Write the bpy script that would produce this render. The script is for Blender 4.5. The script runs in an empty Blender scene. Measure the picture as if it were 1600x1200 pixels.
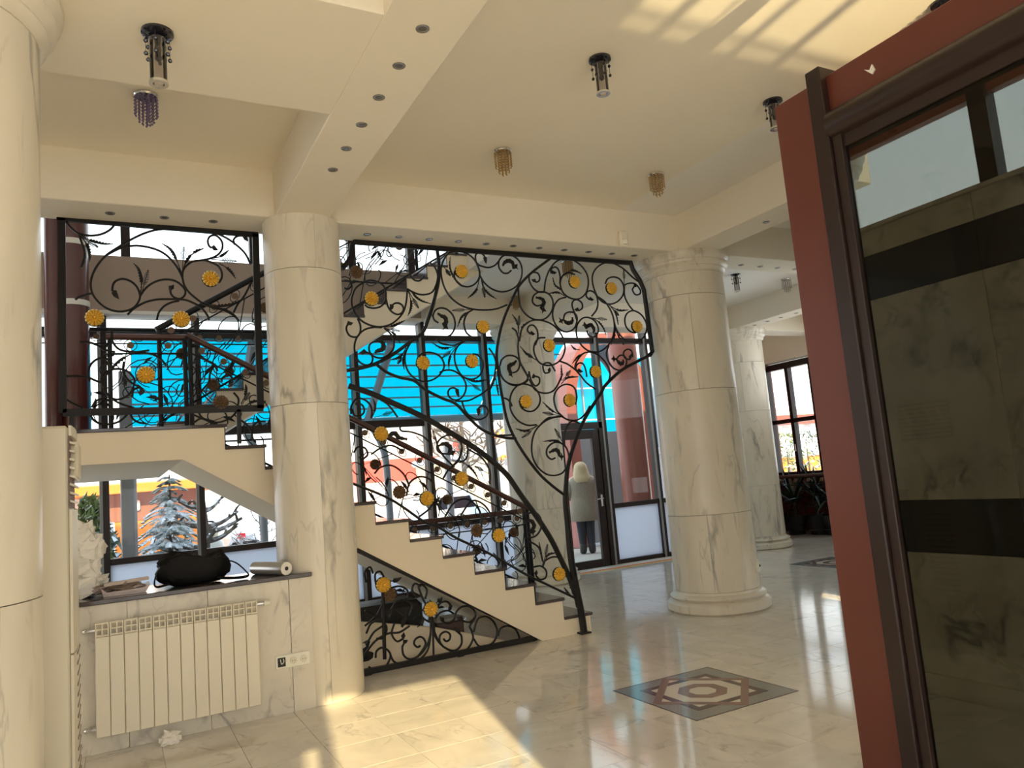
import bpy, math, random
from mathutils import Vector, Matrix
random.seed(7)
sc = bpy.context.scene
COL = sc.collection
PI = math.pi

# ---------------------------------------------------------------- camera
FPX, YAW, PIT, ROL, EYE = 1177.137, 0.491325, 0.123857, -0.0844749, 1.45
cy_, sy_, cp_, sp_ = math.cos(YAW), math.sin(YAW), math.cos(PIT), math.sin(PIT)
FW = Vector((sy_*cp_, cy_*cp_, sp_)); R0 = Vector((cy_, -sy_, 0)); U0 = R0.cross(FW)
RT = math.cos(ROL)*R0 + math.sin(ROL)*U0
UP = -math.sin(ROL)*R0 + math.cos(ROL)*U0
CAM = Vector((0, 0, EYE))
cd = bpy.data.cameras.new('camera'); cam = bpy.data.objects.new('camera', cd); COL.objects.link(cam)
m = Matrix.Identity(4)
for i in range(3):
    m[i][0] = RT[i]; m[i][1] = UP[i]; m[i][2] = -FW[i]; m[i][3] = CAM[i]
cam.matrix_world = m
cd.sensor_fit = 'HORIZONTAL'; cd.sensor_width = 36; cd.lens = 36*FPX/1600
cd.clip_start = 0.05; cd.clip_end = 400
sc.camera = cam

# ---------------------------------------------------------------- world, sun, exposure
w = bpy.data.worlds.new('sky'); sc.world = w; w.use_nodes = True
wn = w.node_tree.nodes; wl = w.node_tree.links
bg = wn['Background']
tc = wn.new('ShaderNodeTexCoord'); sx = wn.new('ShaderNodeSeparateXYZ'); rp = wn.new('ShaderNodeValToRGB')
wl.new(tc.outputs['Generated'], sx.inputs[0]); wl.new(sx.outputs['Z'], rp.inputs[0]); wl.new(rp.outputs[0], bg.inputs['Color'])
rp.color_ramp.elements[0].position = 0.0; rp.color_ramp.elements[0].color = (1.0, 0.98, 0.96, 1)
rp.color_ramp.elements[1].position = 0.6; rp.color_ramp.elements[1].color = (0.72, 0.86, 1.0, 1)
bg.inputs['Strength'].default_value = 2.5
SUN_AZ, SUN_EL = math.radians(11), math.radians(28)
sd = bpy.data.lights.new('sun', 'SUN'); so = bpy.data.objects.new('sun', sd); COL.objects.link(so)
sd.energy = 6.5; sd.color = (1.0, 0.78, 0.41); sd.angle = math.radians(0.6)
sdir = Vector((math.sin(SUN_AZ)*math.cos(SUN_EL), math.cos(SUN_AZ)*math.cos(SUN_EL), -math.sin(SUN_EL)))
so.rotation_euler = sdir.to_track_quat('-Z', 'Y').to_euler(); so.location = (-4, -20, 12)
# added spot behind the camera, standing in for sunlight reflected onto the ceiling
gd = bpy.data.lights.new('glint_spot', 'SPOT'); go = bpy.data.objects.new('glint_spot', gd); COL.objects.link(go)
gd.energy = 3600; gd.color = (1.0, 0.80, 0.42); gd.shadow_soft_size = 0.035; gd.spot_size = math.radians(50); gd.spot_blend = 0.2
go.location = (2.6, -4.6, 0.15)
go.rotation_euler = (Vector((3.6, 2.4, 3.9))-Vector(go.location)).to_track_quat('-Z', 'Y').to_euler()
vs = sc.view_settings
vs.view_transform = 'Standard'; vs.look = 'None'; vs.gamma = 1; vs.use_curve_mapping = False
vs.exposure = 0.06
sc.cycles.max_bounces = 10; sc.cycles.diffuse_bounces = 6; sc.cycles.transparent_max_bounces = 24
sc.cycles.use_denoising = True
sc.cycles.caustics_reflective = False; sc.cycles.caustics_refractive = False
sc.cycles.sample_clamp_indirect = 6

# ---------------------------------------------------------------- picture measurements -> real points
def ray(x, y):
    return FW*FPX + RT*(x-800) - UP*(y-600)
def on(x, y, ax, v):
    d = ray(x, y); i = 'xyz'.index(ax)
    return CAM + d*((v-CAM[i])/d[i])

# ---------------------------------------------------------------- mesh helpers
class MB:
    def __init__(s): s.v = []; s.f = []
    def add(s, vs, fs):
        b = len(s.v); s.v += [tuple(p) for p in vs]; s.f += [tuple(i+b for i in f) for f in fs]; return s
    def box(s, x0, y0, z0, x1, y1, z1):
        return s.add([(x0,y0,z0),(x1,y0,z0),(x1,y1,z0),(x0,y1,z0),(x0,y0,z1),(x1,y0,z1),(x1,y1,z1),(x0,y1,z1)],
            [(0,3,2,1),(4,5,6,7),(0,1,5,4),(1,2,6,5),(2,3,7,6),(3,0,4,7)])
    def cbox(s, x0, y0, z0, x1, y1, z1, b=0.004):
        # box with chamfered edges (24 vertices)
        if x1 < x0: x0, x1 = x1, x0
        if y1 < y0: y0, y1 = y1, y0
        if z1 < z0: z0, z1 = z1, z0
        b = min(b, (x1-x0)*.45, (y1-y0)*.45, (z1-z0)*.45)
        lo, hi = (x0,y0,z0), (x1,y1,z1)
        vs, idx = [], {}
        for a in range(3):
            for sx in (0,1):
                for sy in (0,1):
                    for sz in (0,1):
                        c = [sx,sy,sz]; p = []
                        for k in range(3):
                            e = (hi if c[k] else lo)[k]
                            if k != a: e += -b if c[k] else b
                            p.append(e)
                        idx[(a,sx,sy,sz)] = len(vs); vs.append(p)
        fs = []
        for a in range(3):
            u, v = (a+1)%3, (a+2)%3
            for q in (0,1):
                def K(ax, cu, cv):
                    c = [0,0,0]; c[a]=q; c[u]=cu; c[v]=cv; return idx[(ax,*c)]
                f = [K(a,0,0),K(a,1,0),K(a,1,1),K(a,0,1)]
                fs.append(f if q else f[::-1])
        for a in range(3):
            u, v = (a+1)%3, (a+2)%3
            for cu in (0,1):
                for cv in (0,1):
                    def K(ax, ca):
                        c = [0,0,0]; c[a]=ca; c[u]=cu; c[v]=cv; return idx[(ax,*c)]
                    f = [K(u,0),K(u,1),K(v,1),K(v,0)]
                    fs.append(f if (cu==cv) else f[::-1])
        for sx in (0,1):
            for sy in (0,1):
                for sz in (0,1):
                    f = [idx[(0,sx,sy,sz)],idx[(1,sx,sy,sz)],idx[(2,sx,sy,sz)]]
                    fs.append(f if (sx+sy+sz)%2 else f[::-1])
        return s.add(vs, fs)
    def prism(s, poly, ax, a, b):
        # poly: 2-D points; extruded along ax from a to b
        n = len(poly)
        def P(p, t):
            return {'x': (t,p[0],p[1]), 'y': (p[0],t,p[1]), 'z': (p[0],p[1],t)}[ax]
        vs = [P(p,a) for p in poly]+[P(p,b) for p in poly]
        fs = [tuple(range(n)), tuple(range(2*n-1,n-1,-1))]
        for i in range(n):
            j = (i+1)%n; fs.append((i,i+n,j+n,j))
        return s.add(vs, fs)
    def tube(s, pts, r, k=6, closed=False, flat=1.0, nrm=None):
        pts = [Vector(p) for p in pts]; n = len(pts)
        if n < 2: return s
        rs = r if isinstance(r, (list,tuple)) else [r]*n
        vs = []; ref = None
        for i in range(n):
            if closed: t = pts[(i+1)%n]-pts[i-1]
            else: t = pts[min(i+1,n-1)]-pts[max(i-1,0)]
            if t.length < 1e-9: t = Vector((0,0,1))
            t.normalize()
            if nrm is not None: u = Vector(nrm)
            elif ref is None:
                u = Vector((0,0,1)) if abs(t.z) < .9 else Vector((1,0,0))
            else: u = ref
            u = u - t*u.dot(t)
            if u.length < 1e-6: u = t.orthogonal()
            u.normalize(); ref = u; v = t.cross(u)
            for j in range(k):
                a = 2*PI*(j+.5)/k
                vs.append(pts[i]+u*(math.cos(a)*rs[i]*flat)+v*(math.sin(a)*rs[i]))
        fs = []
        for i in range(n if closed else n-1):
            i2 = (i+1)%n
            for j in range(k):
                j2 = (j+1)%k; fs.append((i*k+j,i*k+j2,i2*k+j2,i2*k+j))
        if not closed:
            fs.append(tuple(range(k-1,-1,-1))); fs.append(tuple(range((n-1)*k,n*k)))
        return s.add(vs, fs)
    def bar(s, a, b, wdt, thick=None, up=(0,1,0)):
        # rectangular bar a-b; wdt across, thick along 'up'
        a, b = Vector(a), Vector(b); t = (b-a).normalized(); u = Vector(up); u = (u-t*u.dot(t)).normalized(); v = t.cross(u)
        th = (thick if thick else wdt)/2; wd = wdt/2
        vs = [p+u*i*th+v*j*wd for p in (a,b) for i,j in ((-1,-1),(1,-1),(1,1),(-1,1))]
        return s.add(vs, [(0,1,2,3),(7,6,5,4),(0,4,5,1),(1,5,6,2),(2,6,7,3),(3,7,4,0)])
    def lathe(s, prof, c=(0,0), k=24, a0=0.0, a1=2*PI):
        # prof: (r, z) list about the vertical axis at c
        full = abs(a1-a0-2*PI) < 1e-6; n = k if full else k+1; vs = []
        for r, z in prof:
            for j in range(n):
                a = a0+(a1-a0)*j/k; vs.append((c[0]+r*math.cos(a), c[1]+r*math.sin(a), z))
        fs = []
        for i in range(len(prof)-1):
            for j in range(k):
                j2 = (j+1)%n; fs.append((i*n+j,i*n+j2,(i+1)*n+j2,(i+1)*n+j))
        return s.add(vs, fs)
    def ball(s, c, r, k=8, m=6, sc3=(1,1,1)):
        prof = [(r*math.sin(PI*i/m), -r*math.cos(PI*i/m)) for i in range(m+1)]
        b = MB(); b.lathe(prof, (0,0), k)
        return s.add([(c[0]+p[0]*sc3[0], c[1]+p[1]*sc3[1], c[2]+p[2]*sc3[2]) for p in b.v], b.f)

def mesh(name, b, mat, smooth=False, off=(0,0,0)):
    me = bpy.data.meshes.new(name)
    me.from_pydata([(p[0]-off[0], p[1]-off[1], p[2]-off[2]) for p in b.v], [], b.f)
    me.materials.append(mat)
    import bmesh as _b
    bm = _b.new(); bm.from_mesh(me); _b.ops.recalc_face_normals(bm, faces=bm.faces); bm.to_mesh(me); bm.free()
    if smooth:
        me.polygons.foreach_set('use_smooth', [True]*len(me.polygons))
        me.set_sharp_from_angle(angle=math.radians(38))
    me.update()
    return me
def root_off(p):
    o = Vector((0,0,0))
    while p is not None: o += p.location; p = p.parent
    return o
def obj(name, b, mat, parent=None, smooth=False, **kw):
    me = mesh(name, b, mat, smooth, root_off(parent))
    o = bpy.data.objects.new(name, me); COL.objects.link(o); o.parent = parent
    for k, v in kw.items(): o[k] = v
    return o
def thing(name, label, cat, loc=(0,0,0), group=None, rot=0):
    o = bpy.data.objects.new(name, None); COL.objects.link(o); o.location = loc; o.empty_display_size = .1
    o.rotation_euler.z = rot
    o['label'] = label; o['category'] = cat
    if group: o['group'] = group
    return o
def struct(name, loc=(0,0,0)):
    o = bpy.data.objects.new(name, None); COL.objects.link(o); o.location = loc; o['kind'] = 'structure'; o.empty_display_size = .1
    return o
def copy_tree(o, parent=None):
    c = o.copy(); COL.objects.link(c); c.parent = parent
    for ch in list(o.children): copy_tree(ch, c)
    return c
def place(name, me, parent, loc, rot=None):
    o = bpy.data.objects.new(name, me); COL.objects.link(o); o.parent = parent
    o.location = Vector(loc)-root_off(parent)
    if rot: o.rotation_euler = rot
    return o
def crom(pts, n=5):
    pts = [Vector(p) for p in pts]
    if len(pts) < 3: return pts
    P = [pts[0]*2-pts[1]]+pts+[pts[-1]*2-pts[-2]]; out = []
    for i in range(1, len(P)-2):
        a,b,c,d = P[i-1:i+3]
        for j in range(n):
            t = j/n
            out.append(.5*((2*b)+(c-a)*t+(2*a-5*b+4*c-d)*t*t+(3*b-a-3*c+d)*t*t*t))
    out.append(pts[-1]); return out

# ---------------------------------------------------------------- materials
def newmat(name):
    m = bpy.data.materials.new(name); m.use_nodes = True
    return m, m.node_tree.nodes, m.node_tree.links, m.node_tree.nodes['Principled BSDF']
def plain(name, c, rough=.5, metal=0, bump=0, bscale=60, var=0.0, vscale=4, spec=.5, coat=0):
    m, n, l, p = newmat(name)
    p.inputs['Base Color'].default_value = (*c,1); p.inputs['Roughness'].default_value = rough; p.inputs['Metallic'].default_value = metal
    p.inputs['Specular IOR Level'].default_value = spec
    if coat: p.inputs['Coat Weight'].default_value = coat; p.inputs['Coat Roughness'].default_value = .08
    t = n.new('ShaderNodeTexCoord')
    if var:
        z = n.new('ShaderNodeTexNoise'); z.inputs['Scale'].default_value = vscale; z.inputs['Detail'].default_value = 5
        l.new(t.outputs['Object'], z.inputs['Vector'])
        r = n.new('ShaderNodeMix'); r.data_type = 'RGBA'
        r.inputs[6].default_value = (*[k*(1-var) for k in c],1); r.inputs[7].default_value = (*[min(1,k*(1+var)) for k in c],1)
        l.new(z.outputs[0], r.inputs[0]); l.new(r.outputs[2], p.inputs['Base Color'])
    if bump:
        z = n.new('ShaderNodeTexNoise'); z.inputs['Scale'].default_value = bscale; z.inputs['Detail'].default_value = 4
        l.new(t.outputs['Object'], z.inputs['Vector'])
        b = n.new('ShaderNodeBump'); b.inputs['Strength'].default_value = bump; b.inputs['Distance'].default_value = .01
        l.new(z.outputs[0], b.inputs['Height']); l.new(b.outputs[0], p.inputs['Normal'])
    return m
def marble(name, base, vein, cloud, rough=.25, scale=1.0, stretch=(1,1,1), vein_w=.035, amount=.8):
    m, n, l, p = newmat(name)
    p.inputs['Roughness'].default_value = rough
    t = n.new('ShaderNodeTexCoord'); oi = n.new('ShaderNodeObjectInfo')
    mp = n.new('ShaderNodeMapping'); mp.inputs['Scale'].default_value = stretch
    l.new(t.outputs['Object'], mp.inputs['Vector'])
    ad = n.new('ShaderNodeVectorMath'); ad.operation = 'MULTIPLY_ADD'
    cb = n.new('ShaderNodeCombineXYZ')
    for i in range(3): l.new(oi.outputs['Random'], cb.inputs[i])
    ad.inputs[1].default_value = (37, 61, 83)
    l.new(cb.outputs[0], ad.inputs[0]); l.new(mp.outputs[0], ad.inputs[2])
    def noise(sc_, det, dist):
        z = n.new('ShaderNodeTexNoise'); z.inputs['Scale'].default_value = sc_*scale; z.inputs['Detail'].default_value = det; z.inputs['Distortion'].default_value = dist
        l.new(ad.outputs[0], z.inputs['Vector']); return z
    def band(z, w):
        a = n.new('ShaderNodeMath'); a.operation = 'SUBTRACT'; a.inputs[1].default_value = .5; l.new(z.outputs[0], a.inputs[0])
        b = n.new('ShaderNodeMath'); b.operation = 'ABSOLUTE'; l.new(a.outputs[0], b.inputs[0])
        c = n.new('ShaderNodeMapRange'); c.inputs['From Min'].default_value = 0; c.inputs['From Max'].default_value = w
        c.inputs['To Min'].default_value = 1; c.inputs['To Max'].default_value = 0; l.new(b.outputs[0], c.inputs['Value']); return c
    v1 = band(noise(1.3, 9, .35), vein_w); v2 = band(noise(3.4, 8, .5), vein_w*.8)
    msk = noise(2.6, 4, .3)
    mr = n.new('ShaderNodeMapRange'); mr.inputs['From Min'].default_value = .46; mr.inputs['From Max'].default_value = .64; l.new(msk.outputs[0], mr.inputs['Value'])
    s2 = n.new('ShaderNodeMath'); s2.operation = 'MULTIPLY'; s2.inputs[1].default_value = .45; l.new(v2.outputs[0], s2.inputs[0])
    mx = n.new('ShaderNodeMath'); mx.operation = 'MAXIMUM'; l.new(v1.outputs[0], mx.inputs[0]); l.new(s2.outputs[0], mx.inputs[1])
    mu = n.new('ShaderNodeMath'); mu.operation = 'MULTIPLY'; l.new(mx.outputs[0], mu.inputs[0]); l.new(mr.outputs[0], mu.inputs[1])
    mu2 = n.new('ShaderNodeMath'); mu2.operation = 'MULTIPLY'; mu2.inputs[1].default_value = amount; l.new(mu.outputs[0], mu2.inputs[0])
    cl = noise(2.2, 6, .6)
    c1 = n.new('ShaderNodeMix'); c1.data_type = 'RGBA'; c1.inputs[6].default_value = (*base,1); c1.inputs[7].default_value = (*cloud,1)
    cr = n.new('ShaderNodeMapRange'); cr.inputs['From Min'].default_value = .38; cr.inputs['From Max'].default_value = .72; l.new(cl.outputs[0], cr.inputs['Value'])
    l.new(cr.outputs[0], c1.inputs[0])
    c2 = n.new('ShaderNodeMix'); c2.data_type = 'RGBA'; c2.inputs[7].default_value = (*vein,1); l.new(c1.outputs[2], c2.inputs[6]); l.new(mu2.outputs[0], c2.inputs[0])
    l.new(c2.outputs[2], p.inputs['Base Color'])
    return m
def glass(name, tint, refl=1.0):
    m, n, l, p = newmat(name); n.remove(p)
    out = n['Material Output']
    tr = n.new('ShaderNodeBsdfTransparent'); tr.inputs[0].default_value = (*tint,1)
    gl = n.new('ShaderNodeBsdfGlossy'); gl.inputs['Roughness'].default_value = .02
    fr = n.new('ShaderNodeFresnel'); fr.inputs[0].default_value = 1.45
    mm = n.new('ShaderNodeMath'); mm.operation = 'MULTIPLY'; mm.inputs[1].default_value = refl; l.new(fr.outputs[0], mm.inputs[0])
    mx = n.new('ShaderNodeMixShader'); l.new(mm.outputs[0], mx.inputs[0]); l.new(tr.outputs[0], mx.inputs[1]); l.new(gl.outputs[0], mx.inputs[2])
    l.new(mx.outputs[0], out.inputs['Surface']); return m
def snowy(name, c, snow=(.9,.93,1.0), lo=.25, hi=.6, rough=.9):
    m, n, l, p = newmat(name); p.inputs['Roughness'].default_value = rough
    g = n.new('ShaderNodeNewGeometry'); s = n.new('ShaderNodeSeparateXYZ'); l.new(g.outputs['Normal'], s.inputs[0])
    z = n.new('ShaderNodeTexNoise'); z.inputs['Scale'].default_value = 9; t = n.new('ShaderNodeTexCoord'); l.new(t.outputs['Object'], z.inputs['Vector'])
    a = n.new('ShaderNodeMath'); a.operation = 'MULTIPLY_ADD'; a.inputs[1].default_value = .8; l.new(z.outputs[0], a.inputs[0]); l.new(s.outputs['Z'], a.inputs[2])
    r = n.new('ShaderNodeMapRange'); r.inputs['From Min'].default_value = lo+.4; r.inputs['From Max'].default_value = hi+.4; l.new(a.outputs[0], r.inputs['Value'])
    x = n.new('ShaderNodeMix'); x.data_type = 'RGBA'; x.inputs[6].default_value = (*c,1); x.inputs[7].default_value = (*snow,1); l.new(r.outputs[0], x.inputs[0])
    l.new(x.outputs[2], p.inputs['Base Color']); return m
M = {}
M['paint'] = plain('cream_paint', (.84,.77,.64), .75, bump=.04, bscale=120, var=.02)
M['paint_white'] = plain('white_paint', (.84,.81,.75), .75, bump=.03, bscale=120)
M['stringer'] = plain('stringer_paint', (.82,.72,.56), .7, bump=.03, bscale=90, var=.02)
M['marble'] = marble('column_marble', (.80,.74,.62), (.34,.32,.28), (.71,.65,.54), .28, 1.9, (1,1,.24), .030, .95)
M['marble_wall'] = marble('wall_marble', (.76,.71,.61), (.34,.32,.29), (.64,.59,.51), .25, 1.8, (1,1,.6), .032, .95)
M['marble_grey'] = marble('grey_veined_marble', (.74,.69,.59), (.16,.15,.13), (.58,.53,.45), .25, 2.0, (1,.8,.8), .045, 1.0)
M['marble_floor'] = marble('floor_marble', (.80,.75,.67), (.42,.39,.35), (.68,.64,.57), .09, 2.2, (1,.5,1), .022, .7)
M['grout'] = plain('grout', (.42,.38,.33), .8)
M['granite'] = plain('dark_granite', (.075,.06,.062), .10, var=.5, vscale=160)
M['black_stone'] = plain('black_stone', (.012,.011,.012), .3)
M['iron'] = plain('black_iron', (.009,.0075,.0075), .45, metal=.0, bump=.1, bscale=150, spec=.3)
M['gold'] = plain('gold_paint', (.92,.58,.09), .30, metal=.4, bump=.15, bscale=140)
M['gold_dull'] = plain('dull_gold_back', (.16,.09,.045), .6)
M['wood'] = plain('brown_handrail', (.085,.032,.022), .35, var=.25, vscale=20)
M['red'] = plain('red_brown_metal', (.135,.033,.021), .42, var=.05, vscale=2)
M['redcol'] = plain('red_brown_column', (.30,.085,.06), .35)
M['darkred'] = plain('dark_red_lacquer', (.10,.022,.02), .2, coat=.6)
M['frame'] = plain('dark_brown_frame', (.028,.016,.014), .35, spec=.35)
M['alu'] = plain('grey_frame', (.30,.31,.32), .4)
M['white_enamel'] = plain('white_enamel', (.82,.76,.63), .3)
M['ac'] = plain('ivory_plastic', (.74,.69,.57), .4)
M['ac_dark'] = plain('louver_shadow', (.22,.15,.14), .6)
M['plastic_w'] = plain('white_plastic', (.85,.84,.74), .35)
M['chrome'] = plain('chrome', (.75,.75,.76), .14, metal=1)
M['black_leather'] = plain('black_leather', (.006,.0055,.006), .6, bump=.5, bscale=40, spec=.2)
M['silver_foil'] = plain('silver_foil', (.62,.60,.58), .28, metal=.7)
M['paper'] = plain('white_paper', (.85,.82,.76), .8, bump=.25, bscale=30)
M['tin'] = plain('dull_tin', (.30,.24,.21), .35, metal=.6, bump=.3, bscale=25)
M['glass'] = glass('clear_glass', (.97,.99,.98), .35)

M['glass_tint'] = glass('tinted_glass', (.36,.365,.34), .35)
M['crystal'] = glass('crystal_clear', (.86,.84,.84), 1.6)
M['purple'] = plain('purple_crystal', (.16,.11,.26), .12, coat=.8)
M['amber'] = plain('amber_crystal', (.34,.20,.06), .12, coat=.8)
M['dark_glass'] = plain('black_glass', (.012,.012,.02), .08, coat=.5)
M['ring'] = plain('dull_ring', (.28,.27,.26), .4, metal=.6)
M['lens'] = plain('lamp_lens', (.16,.14,.12), .2)
M['snow'] = plain('snow', (.90,.92,.97), .9, bump=.4, bscale=1.5)
M['orange'] = plain('orange_render', (.86,.27,.05), .8, var=.05)
M['brownwall'] = plain('brown_render', (.30,.13,.09), .8)
M['redband'] = plain('red_band', (.80,.10,.08), .7)
M['whitewall'] = plain('white_render', (.86,.82,.79), .8, var=.04)
M['beige'] = plain('beige_render', (.72,.55,.38), .8)
M['beige_dark'] = plain('backlit_taupe', (.42,.33,.27), .8)  # spandrel tone, its backlit darkness put into the colour
M['winglass'] = plain('far_window', (.55,.55,.58), .3)
M['bark'] = snowy('snowy_bark', (.10,.075,.06))
M['spruce'] = snowy('snowy_spruce', (.060,.095,.05), lo=.0, hi=.55)
M['needle'] = snowy('lightly_snowed_needles', (.16,.20,.06), lo=.5, hi=.9)
M['leaf'] = plain('dark_leaf', (.022,.04,.02), .35, var=.4, vscale=6)
M['greypost'] = plain('grey_steel', (.34,.33,.35), .4)
M['rubber'] = plain('black_rubber', (.02,.02,.02), .6)
M['carwhite'] = plain('white_car_paint', (.8,.8,.82), .2, coat=.6)
M['hair'] = plain('blond_hair', (.48,.36,.20), .6, bump=.5, bscale=70)
M['fur'] = plain('beige_fur_coat', (.30,.245,.18), .95, bump=.8, bscale=60, var=.2, vscale=30)
M['jeans'] = plain('dark_trousers', (.022,.024,.036), .8)
M['skin'] = plain('skin', (.62,.38,.27), .5)
M['boot'] = plain('dark_boot', (.03,.028,.03), .5)
M['inlay_grey'] = plain('grey_granite_inlay', (.27,.27,.26), .14, var=.2, vscale=60)
M['inlay_dark'] = plain('dark_brown_inlay', (.085,.05,.05), .14)
M['inlay_brown'] = plain('brown_inlay', (.26,.155,.125), .14)
M['inlay_white'] = plain('white_inlay', (.70,.65,.56), .14)
M['plaster_fig'] = plain('plaster_figure', (.78,.68,.48), .8)
M['luggage'] = plain('black_luggage', (.012,.012,.014), .5, bump=.3, bscale=30)
M['redsign'] = plain('red_plastic', (.8,.05,.06), .4)
M['yellow'] = plain('yellow_strip', (.85,.62,.22), .6)
# teal polycarbonate: lets the daylight through
m_, n_, l_, p_ = newmat('teal_polycarbonate')
n_.remove(p_)
a_ = n_.new('ShaderNodeBsdfTranslucent'); a_.inputs[0].default_value = (.01,.80,.92,1)
b_ = n_.new('ShaderNodeBsdfDiffuse'); b_.inputs[0].default_value = (.004,.42,.55,1)
x_ = n_.new('ShaderNodeMixShader'); x_.inputs[0].default_value = .3
l_.new(a_.outputs[0], x_.inputs[1]); l_.new(b_.outputs[0], x_.inputs[2]); t_ = n_.new('ShaderNodeBsdfTransparent'); t_.inputs[0].default_value = (.01,.55,.72,1)
y_ = n_.new('ShaderNodeMixShader'); y_.inputs[0].default_value = .32
l_.new(x_.outputs[0], y_.inputs[1]); l_.new(t_.outputs[0], y_.inputs[2]); l_.new(y_.outputs[0], n_['Material Output'].inputs['Surface'])
M['teal'] = m_
m_, n_, l_, p_ = newmat('frosted_panel'); n_.remove(p_)
a_ = n_.new('ShaderNodeBsdfTranslucent'); a_.inputs[0].default_value = (.84,.88,.95,1)
b_ = n_.new('ShaderNodeBsdfDiffuse'); b_.inputs[0].default_value = (.75,.79,.86,1)
x_ = n_.new('ShaderNodeMixShader'); x_.inputs[0].default_value = .3
l_.new(a_.outputs[0], x_.inputs[1]); l_.new(b_.outputs[0], x_.inputs[2]); l_.new(x_.outputs[0], n_['Material Output'].inputs['Surface'])
M['glass_frost'] = m_

# ================================================================ SETTING
def S(parent, name, b, mat, smooth=False, **kw):
    return obj(name, b, M[mat], parent, smooth, **kw)
def bx(*a): return MB().box(*a)
def cb(*a, b=.004): return MB().cbox(*a, b=b)

# ---- floor: bed, marble tiles one by one, inlaid stars
floor = struct('floor')
S(floor, 'floor_bed', bx(-6,-.7,-.25, 12.2,12.7,-.006), 'grout')
TS = .41; TX0, TY0 = 3.10, 3.745
tile_me = mesh('tile', MB().cbox(-TS/2+.0012,-TS/2+.0012,-.02, TS/2-.0012,TS/2-.0012,0,b=.0006), M['marble_floor'])
cand = []
for i in range(-14, 21):
    for j in range(-9, 15):
        x, y = TX0+TS*(i+.5), TY0+TS*(j+.5)
        if y > 9.45 and x < 10.2: continue
        if y > 9.6 or x < -2.2: continue
        if y < 2.6 and (x > 4.2): continue
        if x > 4.4 and (x-4.4)*.78 > (y-3.0): continue
        d = Vector((x,y,0))-CAM; z = d.dot(FW)
        px = 800+FPX*d.dot(RT)/z if z > .3 else -1e6; py = 600-FPX*d.dot(UP)/z if z > .3 else 1e6
        vis = z > .3 and 100 < px < 1640 and py < 1290 and not (x < 1.2 and y > 5.6)
        cand.append((0 if vis else 1, d.length, x, y))
cand.sort(); fieldb = MB()
for n_, (v_, d_, x, y) in enumerate(cand):
    if v_ == 0 and n_ < 290:
        place('tile', tile_me, floor, (x,y,0), (0,0,random.choice((0,PI/2,PI,-PI/2))))
    else:
        fieldb.cbox(x-TS/2+.0012,y-TS/2+.0012,-.02, x+TS/2-.0012,y+TS/2-.0012,0,b=.0006)
S(floor, 'tile_field', fieldb, 'marble_floor', kind='stuff')
def star(cx, cy):
    def sq(h, rot=0.0):
        return [(cx+h*math.sqrt(2)*math.cos(PI/4+rot+k*PI/2), cy+h*math.sqrt(2)*math.sin(PI/4+rot+k*PI/2)) for k in range(4)]
    def ngon(r, n, a=0): return [(cx+r*math.cos(a+2*PI*k/n), cy+r*math.sin(a+2*PI*k/n)) for k in range(n)]
    def frame(po, pi_, z):
        b = MB(); n = len(po)
        for k in range(n):
            b.prism([po[k],po[(k+1)%n],pi_[(k+1)%n],pi_[k]], 'z', -.004, z)
        return b
    medal = S(floor, 'inlay_star', MB().prism(sq(.405), 'z', -.004, .0012), 'inlay_grey')
    S(medal, 'inlay_border', frame(sq(.412), sq(.402), .0016), 'inlay_dark')
    S(medal, 'inlay_field', MB().prism(sq(.275), 'z', -.004, .0018).prism(sq(.2745,PI/4), 'z', -.0041, .0021), 'inlay_white')
    S(medal, 'inlay_square', frame(sq(.285), sq(.235), .0024), 'inlay_dark')
    S(medal, 'inlay_square', frame(sq(.285,PI/4), sq(.235,PI/4), .0028), 'inlay_brown')
    S(medal, 'inlay_octagon', frame(ngon(.165,8,PI/8), ngon(.09,8,PI/8), .0026), 'inlay_brown')
star(3.305, 3.95); star(8.35, 7.05)

# ---- walls round the rooms
wr = struct('wall_rear')     # behind the camera: posts, rails and header of a glazed front, and added slabs that block the sun
b = bx(-6,-.85,3.47, 4.3,-.70,4.2)
for x0, x1 in ((-.03,.045),(1.05,1.14),(-6.1,-6.0),(-2.1,-2.0),(4.26,4.3)): b.box(x0,-.8,0,x1,-.7,3.4)
b.box(-.25,-.8,2.94,0,-.7,3.4)
for z in (2.005,2.044): b.box(1.14,-.78,z,4.3,-.76,z+.016)
for x, h_ in ((2.71,.02),(2.84,.006),(3.005,.014),(3.187,.016),(3.62,.02)): b.box(x-h_,-.79,1.9,x+h_,-.74,3.47)
b.box(1.14,-.8,1.88,4.3,-.7,1.985); S(wr, 'lower_panel', bx(1.14,-.77,0,4.26,-.75,1.88), 'glass_frost'); b.box(1.14,-.8,1.9,2.58,-.7,3.4)  # solid parts mask the glint; unseen frosted panel added to brighten the ceiling
S(wr, 'glazing_frame', b, 'frame')
k_ = math.tan(SUN_AZ)
def skew(x0, x1): return [(x0,-.85),(x1,-.85),(x1-k_*4.3,-5.15),(x0-k_*4.3,-5.15)]
S(wr, 'sun_blocker', MB().prism(skew(-7,-.13),'z',3.47,3.56).prism(skew(1.05,4.3),'z',3.47,3.56), 'paint')  # unseen slabs added to stop the sun, leaving a slot for the floor patch
S(struct('wall_left'), 'wall_face', bx(-6.2,-.85,0,-6.0,9.6,6.5), 'paint')
terr = struct('terrace'); S(terr, 'bounce_paving', bx(-12,-14,-.3,5.0,-.72,-.02), 'marble_floor')  # unseen ground, added to bounce warm sunlight into the room
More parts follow.
